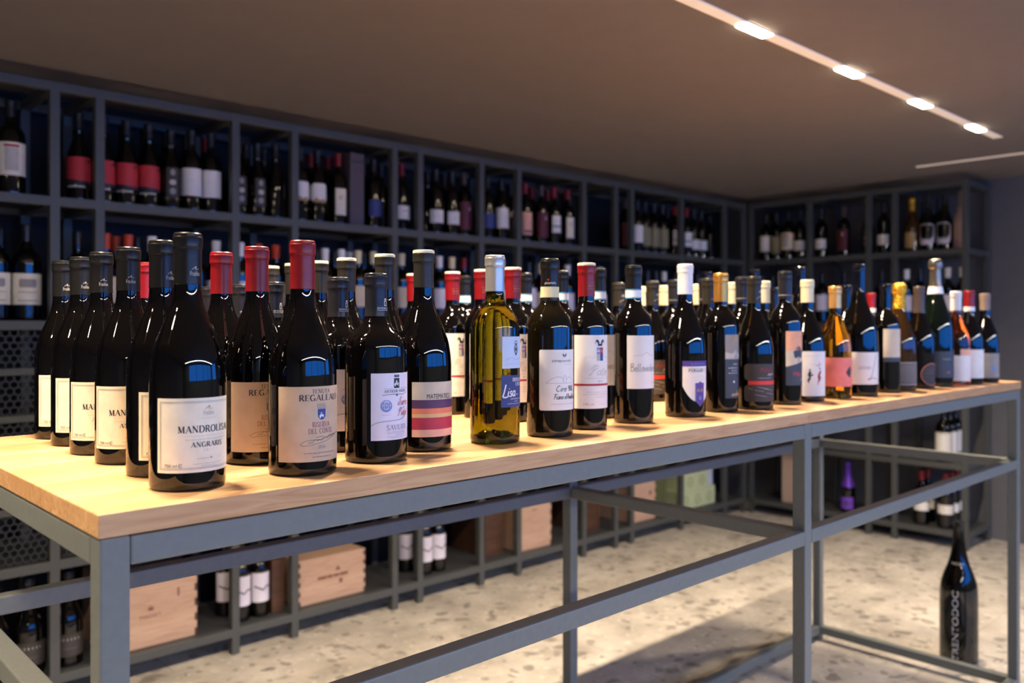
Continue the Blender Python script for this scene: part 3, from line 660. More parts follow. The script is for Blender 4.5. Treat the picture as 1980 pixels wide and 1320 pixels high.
bottle('J', 'bordeaux', .0375, .312, DARKGLASS, C_BLACK, .064, tip=C_PURP, ring=I_GREY)
def artK_label(a): a.grid(-36, 36, 46.6, 173, P_BEIGE)
def artK_pic(a):
    a.grid(-36, 36, 128, 173, B_APRI); a.grid(-36, 36, 46.6, 100, P_SLATE, top=lambda x: 90 + (x + 36) * .25)
    a.dx = -16
    a.stroke([(12, 98), (13, 112)], 1.6, P_SLATE)
    for x, y, r in ((13, 122, 9), (5, 116, 6), (20, 117, 7), (8, 129, 6), (18, 130, 6.5), (2, 123, 4.5), (24, 124, 4.5), (13, 134, 4.5)): a.disc(x, y, r, r * 1.0, P_SLATE, 16)
def artK_text(a): a.text('PALI', -6, 69, 9, I_BRIGHT, w=24); a.fine(-8, 24, 160, .9, I_MAUVE); a.text('2015', 8, 58, 3.2, I_WHITE)
bottle('K', 'bordeaux', .0378, .315, DARKGLASS, C_SLATE, .066, ring=I_GREY, art=[(('label', artK_label), [('picture', artK_pic), ('lettering', artK_text)])], face=-4)
bottle('K2', 'bordeaux', .0378, .306, DARKGLASS, C_SLATE, .062, ring=I_GREY)

def artL_label(a): a.grid(-38, 38, 40, 115, P_WHITE, bot=lambda x: 33 + max(0, abs(x) - 8) ** 2 * .035)
def artL_band(a): a.grid(-38, 38, 104, 115, I_PURPLE); a.fine(-20, 22, 109.5, 3.0, I_BLUE)
def artL_crest(a):
    a.poly([(-12, 70), (-12, 34), (0, 22), (12, 34), (12, 70), (4, 71), (0, 74), (-4, 71)], I_PURPLE); a.stroke([(-10, 66), (-10, 36), (0, 26), (10, 36), (10, 66)], .9, I_BLUE); beast(a, -4.5, 56, 9, I_GOLD); beast(a, 5, 56, 9, I_GOLD); a.disc(0, 40, 3.6, 4.4, I_BLUE, 14); a.stroke([(-8, 67), (8, 67)], 2, I_MAUVE)
def artL_text(a): a.serif('POGGIO T', -3, 93, 6.6, I_BLACK, w=46, weight=.18); a.fine(-8, 6, 86, .9, I_PALE); a.fine(-18, 22, 82, .9, I_PALE, 3); a.fine(-14, 18, 77, 1.1, I_PALE, 4)
bottle('L', 'burgundy', .0415, .313, DARKGLASS, C_WHITE, .062, art=[(('label', artL_label), [('purple_band', artL_band), ('crest', artL_crest), ('lettering', artL_text)])], face=-10)

def artM_label(a): a.rounded(-50, 50, 14, 123, 3, P_WHITE)
def artM_pic(a):
    a.dx = -24
    a.fine(-20, 22, 112, 1.0, I_GREY); a.fine(-12, 8, 92, .8, I_RED)
    a.poly([(-14, 52), (-10, 60), (-13, 66), (-9, 76), (-4, 72), (-7, 66), (-3, 68), (1, 66), (-6, 62), (-6, 56), (-10, 50), (-9, 44)], I_BLACK); a.disc(-8, 78, 2, 2.3, I_BLACK, 10)
    a.poly([(10, 40), (13, 54), (11, 62), (16, 74), (22, 78), (21, 70), (18, 64), (20, 54), (16, 50)], I_RED); a.disc(18, 81, 2.2, 2.4, I_BLACK, 10); a.stroke([(15, 84), (16, 98)], 1.2, I_NAVY); a.stroke([(6, 88), (24, 92)], .9, I_RED); a.stroke([(12, 66), (24, 58)], 1.6, I_BLACK)
bottle('M', 'burgundy', .0415, .299, DARKGLASS, C_CREAM, .056, art=[(('label', artM_label), [('figures', artM_pic)])], face=-10)

def artN_label(a): a.grid(-31, 31, 31, 114, P_SLATE)
def artN_up(a): a.grid(-31, 31, 114, 167, P_GREY)
def artN_pic(a): a.poly([(-31, 116), (31, 116), (31, 128), (12, 124), (-4, 134), (-16, 126), (-31, 130)], I_PALE); a.poly([(-8, 116), (2, 116), (2, 130), (-3, 134), (-8, 128)], P_SLATE); a.grid(-12, 4, 152, 162, I_GOLD)
def artN_text(a):
    a.fine(-12, 2, 104, 3, I_WHITE); a.fine(-24, 2, 96, 3.2, I_WHITE, 3); a.fine(-16, 2, 90, 2.4, I_WHITE, 4); a.fine(-24, 4, 85, 2.4, I_WHITE, 5); a.disc(-10, 66, 2.4, 2.4, I_WHITE, 10); a.poly([(-18, 36), (14, 36), (12, 42), (4, 40), (0, 48), (-4, 40), (-14, 41)], I_GOLD)
bottle('N', 'bordeaux', .0370, .300, DARKGLASS, C_GOLD, .062, art=[(('label', artN_label), [('lettering', artN_text)]), (('upper_label', artN_up), [('picture', artN_pic)])], face=5)
bottle('O', 'burgundy', .0460, .349, DARKGLASS, C_GLOSS, .070)
bottle('Q', 'bordeaux', .0375, .300, DARKGLASS, C_GLOSS, .012)
def artP_label(a): a.grid(-60, 60, 32, 116, P_WHITE)
def artP_text(a): a.text('LIGHEA', -26, 72, 7.5, I_GREY, w=34); a.stroke(catmull([(10, 112), (4, 96), (-6, 66), (-12, 46), (-20, 46), (-6, 49), (14, 44)], 6), 1.2, I_BLACK)
bottle('P', 'burgundy', .0470, .349, DARKGLASS, C_GLOSS, .075, art=[(('label', artP_label), [('lettering', artP_text)])], face=-14)
def artQ_label(a): a.grid(-40, 40, 98, 176, P_BEIGE)
def artQ_dark(a): a.grid(-40, 40, 86, 98, P_SLATE); a.fine(2, 16, 160, 2.2, I_GREY); a.fine(-20, 20, 120, .8, I_PALE)
bottle('Q1', 'bordeaux', .0375, .302, DARKGLASS, C_GLOSS, .012, art=[(('label', artQ_label), [('dark_band', artQ_dark)])], face=-14)
def artR_label(a): a.grid(-62, 62, 32, 105, P_PINK)
def artR_pic(a): a.poly([(-4, 68), (4, 78), (12, 84), (16, 70), (10, 54), (2, 60)], P_DARK)
bottle('R', 'burgundy', .0400, .286, GOLDWINE, C_TAN, .056, art=[(('label', artR_label), [('emblem', artR_pic)])], face=-20)
def artS_label(a): a.grid(-46, 46, 19, 109, P_WHITE); 
def artS_text(a): a.stroke([(-6, 34), (12, 56)], .8, I_PALE); a.fine(-14, 18, 86, 1.0, I_PALE)
bottle('S', 'burgundy', .0400, .296, DARKGLASS, C_RED, .056, art=[(('label', artS_label), [('lettering', artS_text)])], band=(C_WHITEBAND, .066, .052, None), face=-16)
def artT_label(a): a.rounded(-50, 50, 16, 82, 10, P_GREY)
def artT_ring(a):
    a.rounded(-44, 44, 21, 77, 9, P_DARK); a.rounded(-42, 42, 23, 75, 8, P_GREY); a.stroke(arc(-16, 49, 20, 20, 60, 320, 22), 4, P_DARK); a.stroke([(-16, 46), (-4, 46), (0, 38)], 3, P_DARK)
bottle('T', 'champagne', .0450, .306, AMBERGLASS, C_FOIL, .072, foil=True, art=[(('label', artT_label), [('emblem', artT_ring)])], face=-14)
def artU_label(a): a.disc(0, 42, 34, 32, P_DARK, 30)
def artU_ring(a): a.stroke(arc(0, 42, 34, 32, 0, 360, 36), 1.6, B_ORANGE); a.stroke([(-20, 46), (20, 46)], .8, I_MAUVE); a.fine(-14, 16, 54, 3, I_MAUVE)
bottle('U', 'burgundy', .0420, .301, DARKGLASS, C_BROWN, .078, art=[(('label', artU_label), [('emblem', artU_ring)])], face=-16)
def artV_label(a): a.grid(-56, 56, 28, 107, P_SLATE)
def artV_text(a): a.fine(-24, 2, 84, 5, I_PALE); a.disc(-6, 44, 5, 4, I_MAUVE, 12)
bottle('V', 'champagne', .0500, .388, GREENGLASS, C_DSILV, .090, foil=True, art=[(('label', artV_label), [('lettering', artV_text)])], band=(C_WHITEBAND, .106, .084, None), face=-18)
def artW_label(a): a.grid(-44, 44, 13, 92, P_WHITE); a.grid(-26, 44, 92, 112, B_PEACH)
def artW_text(a): a.fine(-16, 16, 70, 1.0, I_PALE); a.fine(-16, 16, 50, 1.0, I_PALE, 3)
bottle('W', 'burgundy', .0400, .292, ROSEGLASS, C_WHITE, .060, art=[(('label', artW_label), [('lettering', artW_text)])], face=-16)
def artX_label(a): a.grid(-50, 50, 15, 95, P_GREY)
def artX_text(a): a.disc(-12, 46, 9, 8, I_BLUE, 14); a.fine(-4, 16, 26, 3, P_WHITE)
bottle('X', 'burgundy', .0400, .289, DARKGLASS, C_TAUPE, .054, art=[(('label', artX_label), [('emblem', artX_text)])], face=-18)
# the giant sparkling bottle on the floor
def artZ(a): a.text('TRENTODOC', 6, 14, 20, I_WHITE, w=250, align='l', up=True)
def artZ2(a): a.text('TRENTO', 0, 352, 8, I_PALE, w=44)
zroot = bottle('Z', 'jeroboam', .0640, .505, DARKGLASS, C_DARKSH, .012, art=[(('lettering', artZ), []), (('shoulder_lettering', artZ2), [])], face=0)

# ------------------------------------------------------------------ pixel rays -> floor plan (camera 1653 px focal length)
def plan(px, z):
    u = (px - 990) / 1653.0
    return z * (.6865 + .7272 * u), z * (.7272 - .6865 * u)
T_Z = 1.034
USED = set()
def inst(key):
    r = DESIGNS[key]
    if key in USED: return copy_tree(r)
    USED.add(key); return r
def design_h(key): return {'O': .349, 'A': .296, 'B': .2965, 'C': .262, 'D': .301, 'E': .3, 'G': .3, 'F': .301, 'H': .303, 'I': .296, 'J': .312, 'K': .315, 'K2': .306, 'L': .313, 'M': .299, 'N': .300, 'Q': .3}[key]
def put(key, px, yb=None, yt=None, r=.0425, label='', group=None, rz=0, z=None, cat='wine bottle', X=None):
    if X is not None: z = X / (.6865 + .7272 * (px - 990) / 1653.0)
    if z is None:
        z = (1653 * .19 / (yb - 626) + r) if yb else (design_h(key) - .19) * 1653 / (626 - yt)
    x, y = plan(px, z)
    y = min(y, 1.592)
    o = inst(key); o.location = (x, y, T_Z); o.rotation_euler = (0, 0, rz)
    tag(o, label, cat, group); return o
O5 = ['frontmost', 'second', 'third', 'fourth', 'fifth', 'sixth']
gA = 'black-capsuled bottles with bordered cream labels'
for i, (px, yb) in enumerate(((363, 953), (313, 925), (248, 900), (196, 881.5), (156, 864), (121, 850.5))):
    put('A', px, yb=yb, label='dark bottle with bordered cream label and black capsule, %s of six' % O5[i], group=gA, rz=(0, .20, -.27, -.27, 0, .02)[i])
gB = 'red-capsuled bottles with tan labels'
for i, (px, yb, yt) in enumerate(((585, 923, 0), (497, 901, 0), (428, None, 488), (282, None, 508))):
    put('B', px, yb=yb, yt=yt, label='sloping bottle with red capsule, tan label with blue crest, %s from front in row' % ('first', 'second', 'third', 'last')[i], group=gB, rz=(0, -.1, .03, 0)[i])
gC = 'squat bottles with slate capsules'
for i, (px, yb, yt) in enumerate(((727, 898, 0), (654, None, 537), (580, None, 542), (529, None, 545.5), (465, None, 548.5), (404, None, 551))):
    put('C', px, yb=yb, yt=yt, X=.70 if i else None, label='short wide-shouldered bottle with slate capsule, cool white label, %s from front in row' % O5[i].replace('frontmost', 'first'), group=gC, rz=random.uniform(-.03, .03))
gD = 'bottles with striped labels and cream-topped grey capsules'
for i, (px, yb, yt) in enumerate(((819, 878, 0), (744, None, 492), (670, None, 499.5), (617, None, 505), (568, None, 510), (523, None, 514.5))):
    put('D', px, yb=yb, yt=yt, X=.797, label='bottle with striped label and cream-topped grey capsule, %s from front in its row' % O5[i].replace('frontmost', 'first'), group=gD, rz=random.uniform(-.03, .03))
gE = 'straight bottles with cream-topped red capsules'
for i, (px, yb, yt) in enumerate(((1134, 832, 0), (992, None, 518), (932, None, 522), (875, None, 526), (800, None, 530))):
    put('E', px, yb=yb, yt=yt, r=.0375, label='straight bottle, pale-topped red capsule, crested label with red line, %s from front' % O5[i].replace('frontmost', 'first'), group=gE, rz=random.uniform(-.03, .03))
put('G', 957, yb=861, r=.04, label='yellow-green glass bottle with silver capsule and two blue labels, on the table front')
put('F', 1063, yb=847, r=.0398, label='olive bottle with black capsule, pale neck seal and white label of a hill drawing')
gH = 'bottles with black capsules and pale blue neck bands'
for i, (px, yb, yt) in enumerate(((1225, 820, 0), (1157, None, 519), (1085, None, 523.5), (1015, None, 528), (897, None, 533))):
    put('H', px, yb=yb, yt=yt, r=.0385, label='bottle with black capsule and blue-edged white neck band, %s from front in row' % O5[i].replace('frontmost', 'first'), group=gH, rz=random.uniform(-.03, .03))
gI = 'bottles with script on grey capsules and red-banded dark labels'
for i, (px, yb, yt) in enumerate(((1458, 794, 0), (1371, None, 539), (1262, None, 545), (1196, None, 547))):
    put('I', px, yb=yb, yt=yt, r=.042, label='sloping bottle with scripted grey capsule and red-banded charcoal label, %s from front' % ('first', 'second', 'third', 'fourth')[i], group=gI, X=1.712)
put('K', 1518, yb=783.6, r=.0378, label='bottle with slate capsule and apricot label showing a dark tree')
for i, (px, yt) in enumerate(((1434.5, 527.5), (1363, 530), (1303, 534))):
    put('K2', px, yt=yt, label='slate-capsuled bottle with thin capsule ring, %s' % ('right of the gold-capsuled bottle', 'between the white and gold capsules', 'left of the white-capsuled bottle')[i], group='slate-capsuled bottles in the back rows', X=1.868)
put('L', 1325, yb=808, r=.0415, label='bottle with white capsule and white label bearing a purple shield')
gM = 'cream-capsuled bottles'
for i, (px, yb, yt) in enumerate(((1561, 777, 0), (1477, None, 543.5), (1415, None, 546), (1349, None, 549), (1284, None, 551.5), (1238, None, 556))):
    put('M', px, yb=yb, yt=yt, r=.0415, X=1.985 if i > 2 else None, label='cream-capsuled bottle, %s from the front in its row' % O5[i].replace('frontmost', 'first'), group=gM)
put('N', 1394, yb=798, r=.037, label='bottle with shiny gold capsule and grey and slate labels')
gP = 'tall bottles with glossy black tops'
for px, w_ in ((1547, 'behind the cream-capsuled bottle'), (1458.5, 'behind the scripted capsule of the red-banded bottle'), (1367, 'left of the gold capsule, farthest back')):
    put('P', px, X=2.225, label='tall dark bottle with glossy black top, ' + w_, group=gP)
put('P', 1661, X=2.233, group=gP, label='tall bottle with glossy dark top and broad white label beside the coral label')
put('Q1', 1712, yb=760, r=.0375, label='dark bottle with bare glossy neck and beige label left of the gold foil')
for i, (px, yt) in enumerate(((1636, 549), (1497, 556))):
    put('Q1', px, X=2.392, label='dark bottle with bare glossy neck in a back row, %s' % ('behind the golden wine bottle', 'left of the tree label bottle')[i], group='dark bottles with bare necks')
put('R', 1615, yb=772, r=.04, label='golden wine bottle with tan-gold capsule and coral label')
put('S', 1874.5, yb=741, r=.04, z=2.73, label='red-capsuled bottle with white seal and white label near the table\'s right end')
s2 = put('S', 1684, z=2.972, label='red-capsuled bottle with white seal in the back row behind the tall white-labelled bottle')
s2.location.z = T_Z
put('T', 1739, yb=756, r=.045, label='sparkling wine bottle with crinkled gold foil neck and grey label', cat='sparkling wine bottle')
put('U', 1777.6, yb=751.5, r=.042, label='dark bottle with long dark brown capsule and round dark emblem label')
put('V', 1809, yb=748, r=.05, label='large dark green sparkling bottle with silver foil, tallest at the right end', cat='sparkling wine bottle')
put('W', 1848.6, z=2.68, label='rose wine bottle with white capsule and white label at the right end')
put('X', 1905, z=2.80, label='taupe-capsuled bottle with grey label, last at the table\'s right corner')
zx, zy = plan(1854, 3.12)
zroot.location = (zx, zy, 0); zroot.rotation_euler.z = math.radians(-78)
tag(zroot, 'giant dark sparkling wine bottle with white vertical lettering standing on the stone floor', 'wine bottle')

# ------------------------------------------------------------------ table
X0, X1, Y0, Y1 = .284, 3.168, .900, 1.636
TW = .030; TB = T_Z - .0245
tab = empty('display_table', ((X0 + X1) / 2, (Y0 + Y1) / 2, 0)); tag(tab, 'long high display table with oak butcher block top on a grey steel tube frame', 'table')
ox, oy = tab.location.x, tab.location.y
def tpart(name, x0, x1, y0, y1, z0, z1, m, bev=.0025):
    b = MB().box(x0 - ox, x1 - ox, y0 - oy, y1 - oy, z0, z1, m); return b.build(name, m, tab, bevel=bev)
tpart('table_top', X0, X1, Y0, Y1, TB, T_Z, OAK, .0015)
fy1 = 1.616; f1 = X1 - .004
legx = (X0 + .002, 1.7165, f1 - TW)
for lx in legx:
    for ly in (Y0 + .002, fy1 - TW): tpart('leg', lx, lx + TW, ly, ly + TW, .0, TB - .001, STEEL)
MR = CAM_H - .446
for (z1) in (TB - .002, MR, .056):
    nm = {TB - .002: 'top_rail', MR: 'middle_rail', .056: 'floor_rail'}[z1]
    for ly in (Y0 + .002, fy1 - TW):
        for a_, b_ in ((legx[0] + TW, legx[1]), (legx[1] + TW, legx[2])): tpart(nm, a_, b_, ly, ly + TW, z1 - TW, z1, STEEL)
    for lx in legx: 
        if z1 == .056 and lx == legx[1]: continue
        tpart(nm, lx, lx + TW, Y0 + .002 + TW, fy1 - TW, z1 - TW, z1, STEEL)

# ------------------------------------------------------------------ racks
LV = [.094, .462, .850, 1.235, 1.634]       # tops of the boards
TOPZ = 2.004
FY, BY = 3.005, 3.385
PX = [-.90, -.42, .06, .36, .818, .955, 1.431, 1.675, 2.150, 2.286, 2.645, 2.888, 3.364, 3.625, 3.764, 4.235, 4.70]
rack = empty('wine_rack', (2, FY, 0)); tag(rack, 'long dark grey steel tube wine rack filling the back wall behind the table', 'wine rack')
def rbox(parent, name, x0, x1, y0, y1, z0, z1, m=RACKST, bev=.002):
    l = parent.location
    return MB().box(x0 - l.x, x1 - l.x, y0 - l.y, y1 - l.y, z0, z1, m).build(name, m, parent, bevel=bev)
for x in PX + [4.925]:
    rbox(rack, 'post', x - .015, x + .015, FY, FY + .03, 0, TOPZ)
    rbox(rack, 'post', x - .015, x + .015, BY - .03, BY, 0, TOPZ)
    for z in LV + [TOPZ]: rbox(rack, 'cross_rail', x - .0149, x + .0149, FY + .03, BY - .03, z - .03, z - .001)
for z in LV + [TOPZ]:
    rbox(rack, 'front_rail', PX[0] + .015, 4.91, FY + .0005, FY + .0295, z - .03, z)
    rbox(rack, 'back_rail', PX[0] + .015, 4.91, BY - .0295, BY - .0005, z - .03, z)
    if z != TOPZ: rbox(rack, 'shelf_board', PX[0] + .015, 4.91, FY + .0295, BY - .0295, z - .008, z, BOARD, 0)
# mesh fronts at the left end
for z in (1.085, .937, .79, .645): rbox(rack, 'mesh_rail', PX[0] + .015, .803, FY + .003, FY + .027, z - .022, z)
def hexmesh(x0, x1, z0, z1, y, p=.0235, w=.0042):
    b = MB(); r = p / math.sqrt(3); dz = r * 1.5; j = 0; z = z0
    seen = set()
    while z < z1:
        x = x0 + (p / 2 if j % 2 else 0)
        while x < x1:
            c = [(x + r * math.sin(math.radians(60 * k)), z + r * math.cos(math.radians(60 * k))) for k in range(6)]
            for k in range(3):
                (ax, az), (bx_, bz) = c[k], c[(k + 1) % 6]
                dx, dzz = bx_ - ax, bz - az; l = math.hypot(dx, dzz); nx, nz = -dzz / l * w / 2, dx / l * w / 2
                q = [(ax + nx, az + nz), (bx_ + nx, bz + nz), (bx_ - nx, bz - nz), (ax - nx, az - nz)]
                if all(x0 <= u <= x1 and z0 <= v <= z1 for u, v in q):
                    for yy in (y, y + .0015): b.face([(u, yy, v) for u, v in q], MESHM)
            x += p
        z += dz; j += 1
    return b
lo = rack.location
for x0, x1 in ((-.885, -.435), (-.405, .045), (.075, .345), (.375, .803), (.833, .94)):
    hm = hexmesh(x0 - lo.x, x1 - lo.x, .463, 1.204, FY + .014 - lo.y); hm.build('mesh_panel', MESHM, rack)

rackr = empty('wine_rack', (4.93, 2.5, 0)); tag(rackr, 'shorter dark grey steel wine rack along the right-hand wall, meeting the long rack', 'wine rack')
FX, BX = 4.93, 5.30
PY = [2.975, 2.567, 2.200, 2.050, 1.674]
LVR = LV
for y in PY:
    rbox(rackr, 'post', FX + .0102 if y > 2.9 else FX, FX + .03, y - .015, y + .015, 0, TOPZ)
    rbox(rackr, 'post', BX - .03, BX, y - .015, y + .015, 0, TOPZ)
    for z in LVR + [TOPZ]: rbox(rackr, 'cross_rail', FX + .03, BX - .03, y - .0149, y + .0149, z - .03, z - .001)
for z in LVR + [TOPZ]:
    rbox(rackr, 'front_rail', FX + .0005, FX + .0295, PY[-1] + .015, PY[0] - .015, z - .03, z)
    rbox(rackr, 'back_rail', BX - .0295, BX - .0005, PY[-1] + .015, PY[0] - .015, z - .03, z)
    if z != TOPZ: rbox(rackr, 'shelf_board', FX + .0295, BX - .0295, PY[-1] + .015, PY[0] - .015, z - .008, z, BOARD, 0)

# ------------------------------------------------------------------ bottles in the racks
def simple_label(z0, z1, half, m, extra=None, arched=False):
    def f(a):
        if arched: a.rounded(-half, half, z0, z1, half * .55, m)
        else: a.grid(-half, half, z0, z1, m)
    def g(a): extra(a)
    return [(('label', f), [('print', g)] if extra else [])]
SHELF = {}; SR = {}
def sb(key, kind='bordeaux', R=.0362, H=.30, glass=DARKGLASS, c=C_DARKSH, cl=.055, art=None, foil=False, words='', disc=None):
    bottle('s_' + key, kind, R, H, glass, c, cl, art=art, seg=26, foil=foil, disc=disc); SHELF[key] = words; SR[key] = R
sb('creamtall', R=.043, H=.305, art=simple_label(60, 165, 56, P_CREAM, lambda a: (a.grid(-22, 22, 150, 158, I_RED), a.grid(-20, 20, 75, 148, I_PALE))), words='big dark bottle with tall cream label')
sb('creamgrey', R=.043, H=.31, art=simple_label(50, 150, 60, P_CREAM, lambda a: (a.rounded(-26, 26, 105, 132, 6, I_GREY), a.grid(-30, 30, 60, 66, I_PALE), a.grid(-30, 30, 88, 92, I_PALE))), words='broad dark bottle with greyish cream label')
sb('redlab', 'burgundy', R=.037, H=.298, art=simple_label(54, 146, 56, P_RED, lambda a: (a.poly([(-56, 54), (56, 54), (56, 62), (-56, 74)], I_BLACK), a.poly([(20, 132), (44, 142), (40, 126)][::-1], I_BLACK), a.grid(-40, 20, 44, 50, I_PALE))), words='dark bottle with red label')
sb('ornate', 'burgundy', R=.038, H=.29, art=simple_label(40, 150, 22, P_DARK, lambda a: (a.disc(0, 132, 9, 12, I_GREY, 12), a.disc(0, 96, 12, 10, I_PALE, 12), a.disc(0, 64, 11, 12, I_GREY, 12))), words='dark bottle with ornate dark label')
sb('white', art=simple_label(56, 156, 46, P_WHITE, lambda a: a.fine(-18, 18, 110, 2, I_PALE)), words='dark bottle with plain white label')
sb('whitesmall', art=simple_label(50, 110, 42, P_WHITE, lambda a: a.fine(-18, 18, 80, 2, I_GREY)), words='dark bottle with short white label')
sb('whitearch', art=simple_label(84, 160, 40, P_WHITE, lambda a: a.poly([(-30, 84), (30, 84), (20, 100), (0, 92), (-16, 104)], I_GOLD), arched=True), c=C_DARKSH, words='dark bottle with arched white label')
sb('creamred', c=C_RED, art=simple_label(40, 150, 26, P_CREAM, lambda a: a.stroke(arc(0, 112, 8, 8, 0, 300, 12), 2.5, I_BLACK)), words='red-capsuled bottle with narrow cream label')
sb('redcap', c=C_RED, art=simple_label(60, 130, 30, P_DARK), words='red-capsuled dark bottle with dark label')
sb('whitered', c=C_RED, art=simple_label(50, 110, 40, P_WHITE, lambda a: (a.grid(-14, 14, 84, 88, I_GREY), a.grid(-18, 18, 62, 65, I_PALE))), words='red-capsuled bottle with white label')
sb('pinkred', c=C_RED, art=simple_label(36, 150, 32, B_PEACH, lambda a: a.grid(-24, 24, 46, 60, I_MAUVE)), words='red-capsuled bottle with pinkish label')
sb('twopart', c=C_RED, art=[(('label', lambda a: a.grid(-34, 34, 98, 150, P_WHITE)), [('print', lambda a: a.fine(-16, 22, 122, 8, I_GREY))]), (('lower_label', lambda a: a.grid(-34, 34, 62, 92, P_WHITE)), [])], words='red-capsuled bottle with two-part white label')
sb('navy', art=simple_label(50, 120, 40, P_BLUE), c=C_DARKSH, words='dark bottle with navy label')
sb('maroon', c=C_BROWN, art=simple_label(30, 160, 40, hx('maroon_paper', (96, 34, 46)), lambda a: a.stroke([(4, 120), (8, 130), (6, 138)], 5, I_WHITE)), words='dark bottle with tall maroon label')
sb('olive', art=simple_label(40, 150, 40, hx('olive_paper', (140, 132, 96))), words='dark bottle with olive label')
sb('plain', words='plain dark bottle')
sb('plainburg', 'burgundy', R=.038, H=.296, words='plain dark sloping bottle')
sb('bluewhite', R=.041, art=simple_label(70, 168, 50, P_LILAC, arched=False), words='dark bottle with cool white label')
sb('orangecap', c=C_ORANGE, art=simple_label(60, 150, 46, P_BEIGE), words='orange-capsuled bottle with beige label')
sb('creamcap', c=C_CREAM, art=simple_label(60, 150, 44, P_BEIGE), words='cream-capsuled bottle with beige label')
sb('whitecap', c=C_WHITE, art=simple_label(60, 150, 44, P_LILAC), words='white-capsuled bottle with pale label')
sb('zigzag', art=simple_label(58, 170, 46, P_LILAC, lambda a: (a.stroke([(-34, 120), (-10, 110), (0, 104), (16, 118), (34, 112)], 5, I_BLACK))), words='dark bottle with white label and dark zigzag line')
sb('gold', 'champagne', R=.043, H=.31, glass=AMBERGLASS, c=C_FOIL, cl=.08, foil=True, art=simple_label(20, 110, 30, I_GOLD), words='gold-foiled sparkling bottle with gold label')
sb('whitepale', 'champagne', R=.040, H=.32, glass=hx('pale_pink_bottle', (176, 150, 150), .25), c=C_TAUPE, cl=.09, words='pale pinkish slim bottle')
sb('flowerwhite', 'champagne', R=.043, H=.31, c=C_DARKSH, art=simple_label(34, 150, 44, P_LILAC, arched=True), words='dark sparkling bottle with arched white label')
sb('violet', 'champagne', R=.042, H=.30, glass=DARKGLASS, c=C_VIOLET, cl=.15, foil=True, art=simple_label(20, 90, 44, hx('violet_paper', (120, 70, 200)), lambda a: a.disc(0, 55, 16, 16, I_PURPLE, 14)), words='sparkling bottle with violet foil neck and violet label')
sb('sparkdark', 'champagne', R=.047, H=.31, c=C_DARKSH, cl=.08, foil=True, art=[(('label', lambda a: a.grid(-50, 50, 34, 108, P_DARK)), [('print', lambda a: (a.fine(-34, 30, 92, 10, I_PALE), a.fine(-20, 20, 60, 2, I_GREY)))])], words='broad dark sparkling bottle with dark label')
sb('redshort', c=C_RED, R=.041, H=.30, art=simple_label(78, 128, 54, P_WHITE), words='red-capsuled bottle with short white label')
sb('tallwhite', R=.042, H=.30, art=simple_label(40, 160, 56, P_WHITE, lambda a: a.grid(-40, 40, 150, 155, I_PALE)), words='dark bottle with tall white label')

ORD = ['first', 'second', 'third', 'fourth', 'fifth', 'sixth', 'seventh', 'eighth', 'ninth', 'tenth', 'eleventh', 'twelfth', 'thirteenth', 'fourteenth', 'fifteenth', 'sixteenth']
LNAME = {4: 'top shelf', 3: 'second shelf from the top', 1: 'second shelf from the bottom', 0: 'bottom shelf'}
placed = []
TOCAM_L = []
def shelf_put(key, px, lv, side='L', dep=0, rz=None):
    """front row at dep 0; deeper rows 0.1 m behind each other"""
    u = (px - 990) / 1653.0
    if side == 'L':
        Y = FY + .088 + dep * .098; z = Y / (.7272 - .6865 * u); X = z * (.6865 + .7272 * u)
        for q in PX + [4.925]:
            if abs(X - q) < .058 and False: X = q + .058 * (1 if X > q else -1)
    else:
        X = FX + .088 + dep * .098; z = X / (.6865 + .7272 * u); Y = z * (.7272 - .6865 * u)
    placed.append([key, X, Y, lv, side, rz]); return X, Y
def row(keys, lv, side='L', dep=0):
    for k, px in keys: shelf_put(k, px, lv, side, dep)
row([('creamtall', 20)], 4)
row([('redlab', 166), ('redlab', 208), ('redlab', 242), ('redlab', 282), ('ornate', 331), ('white', 366), ('white', 399)], 4)
row([('plainburg', 222), ('plainburg', 254), ('plainburg', 288), ('plain', 318), ('plain', 352), ('redcap', 385)], 4, dep=1)
row([('ornate', 469), ('ornate', 503), ('plainburg', 541)], 4)
row([('plain', 490), ('plainburg', 522)], 4, dep=1)
row([('whitearch', 580), ('whitearch', 613), ('creamred', 653), ('navy', 722)], 4)
row([('redcap', 634), ('redcap', 600), ('plain', 716), ('plain', 736)], 4, dep=1)
row([('whitered', 778)], 4)
row([('whitesmall', 842), ('whitesmall', 874), ('maroon', 901)], 4)
row([('plainburg', 826), ('redcap', 889), ('plain', 858)], 4, dep=1)
row([('navy', 942), ('white', 976)], 4); row([('plain', 957), ('plain', 982)], 4, dep=1)
row([('pinkred', 1015), ('maroon', 1046), ('twopart', 1071), ('creamred', 1100)], 4); row([('redcap', 1028), ('redcap', 1058), ('plain', 1090)], 4, dep=1)
row([('maroon', 1205)], 4)
row([('white', 1232), ('olive', 1247), ('olive', 1264), ('olive', 1281), ('twopart', 1300)], 4); row([('plain', 1240), ('plainburg', 1262), ('plain', 1290)], 4, dep=1)
row([('twopart', 1327), ('whitesmall', 1341), ('whitesmall', 1356)], 4); row([('plain', 1340), ('plain', 1372)], 4, dep=1)
row([('white', 1487), ('olive', 1503), ('creamtall', 1522), ('whitesmall', 1540)], 4, 'R'); row([('plain', 1496), ('plain', 1530)], 4, 'R', 1)
row([('whitesmall', 1578), ('whitesmall', 1594), ('maroon', 1615), ('plain', 1638), ('ornate', 1658)], 4, 'R')
row([('whitesmall', 1709)], 4, 'R')
row([('gold', 1771), ('flowerwhite', 1797), ('flowerwhite', 1827), ('whitepale', 1850)], 4, 'R'); row([('plainburg', 1786), ('plain', 1815)], 4, 'R', 1)
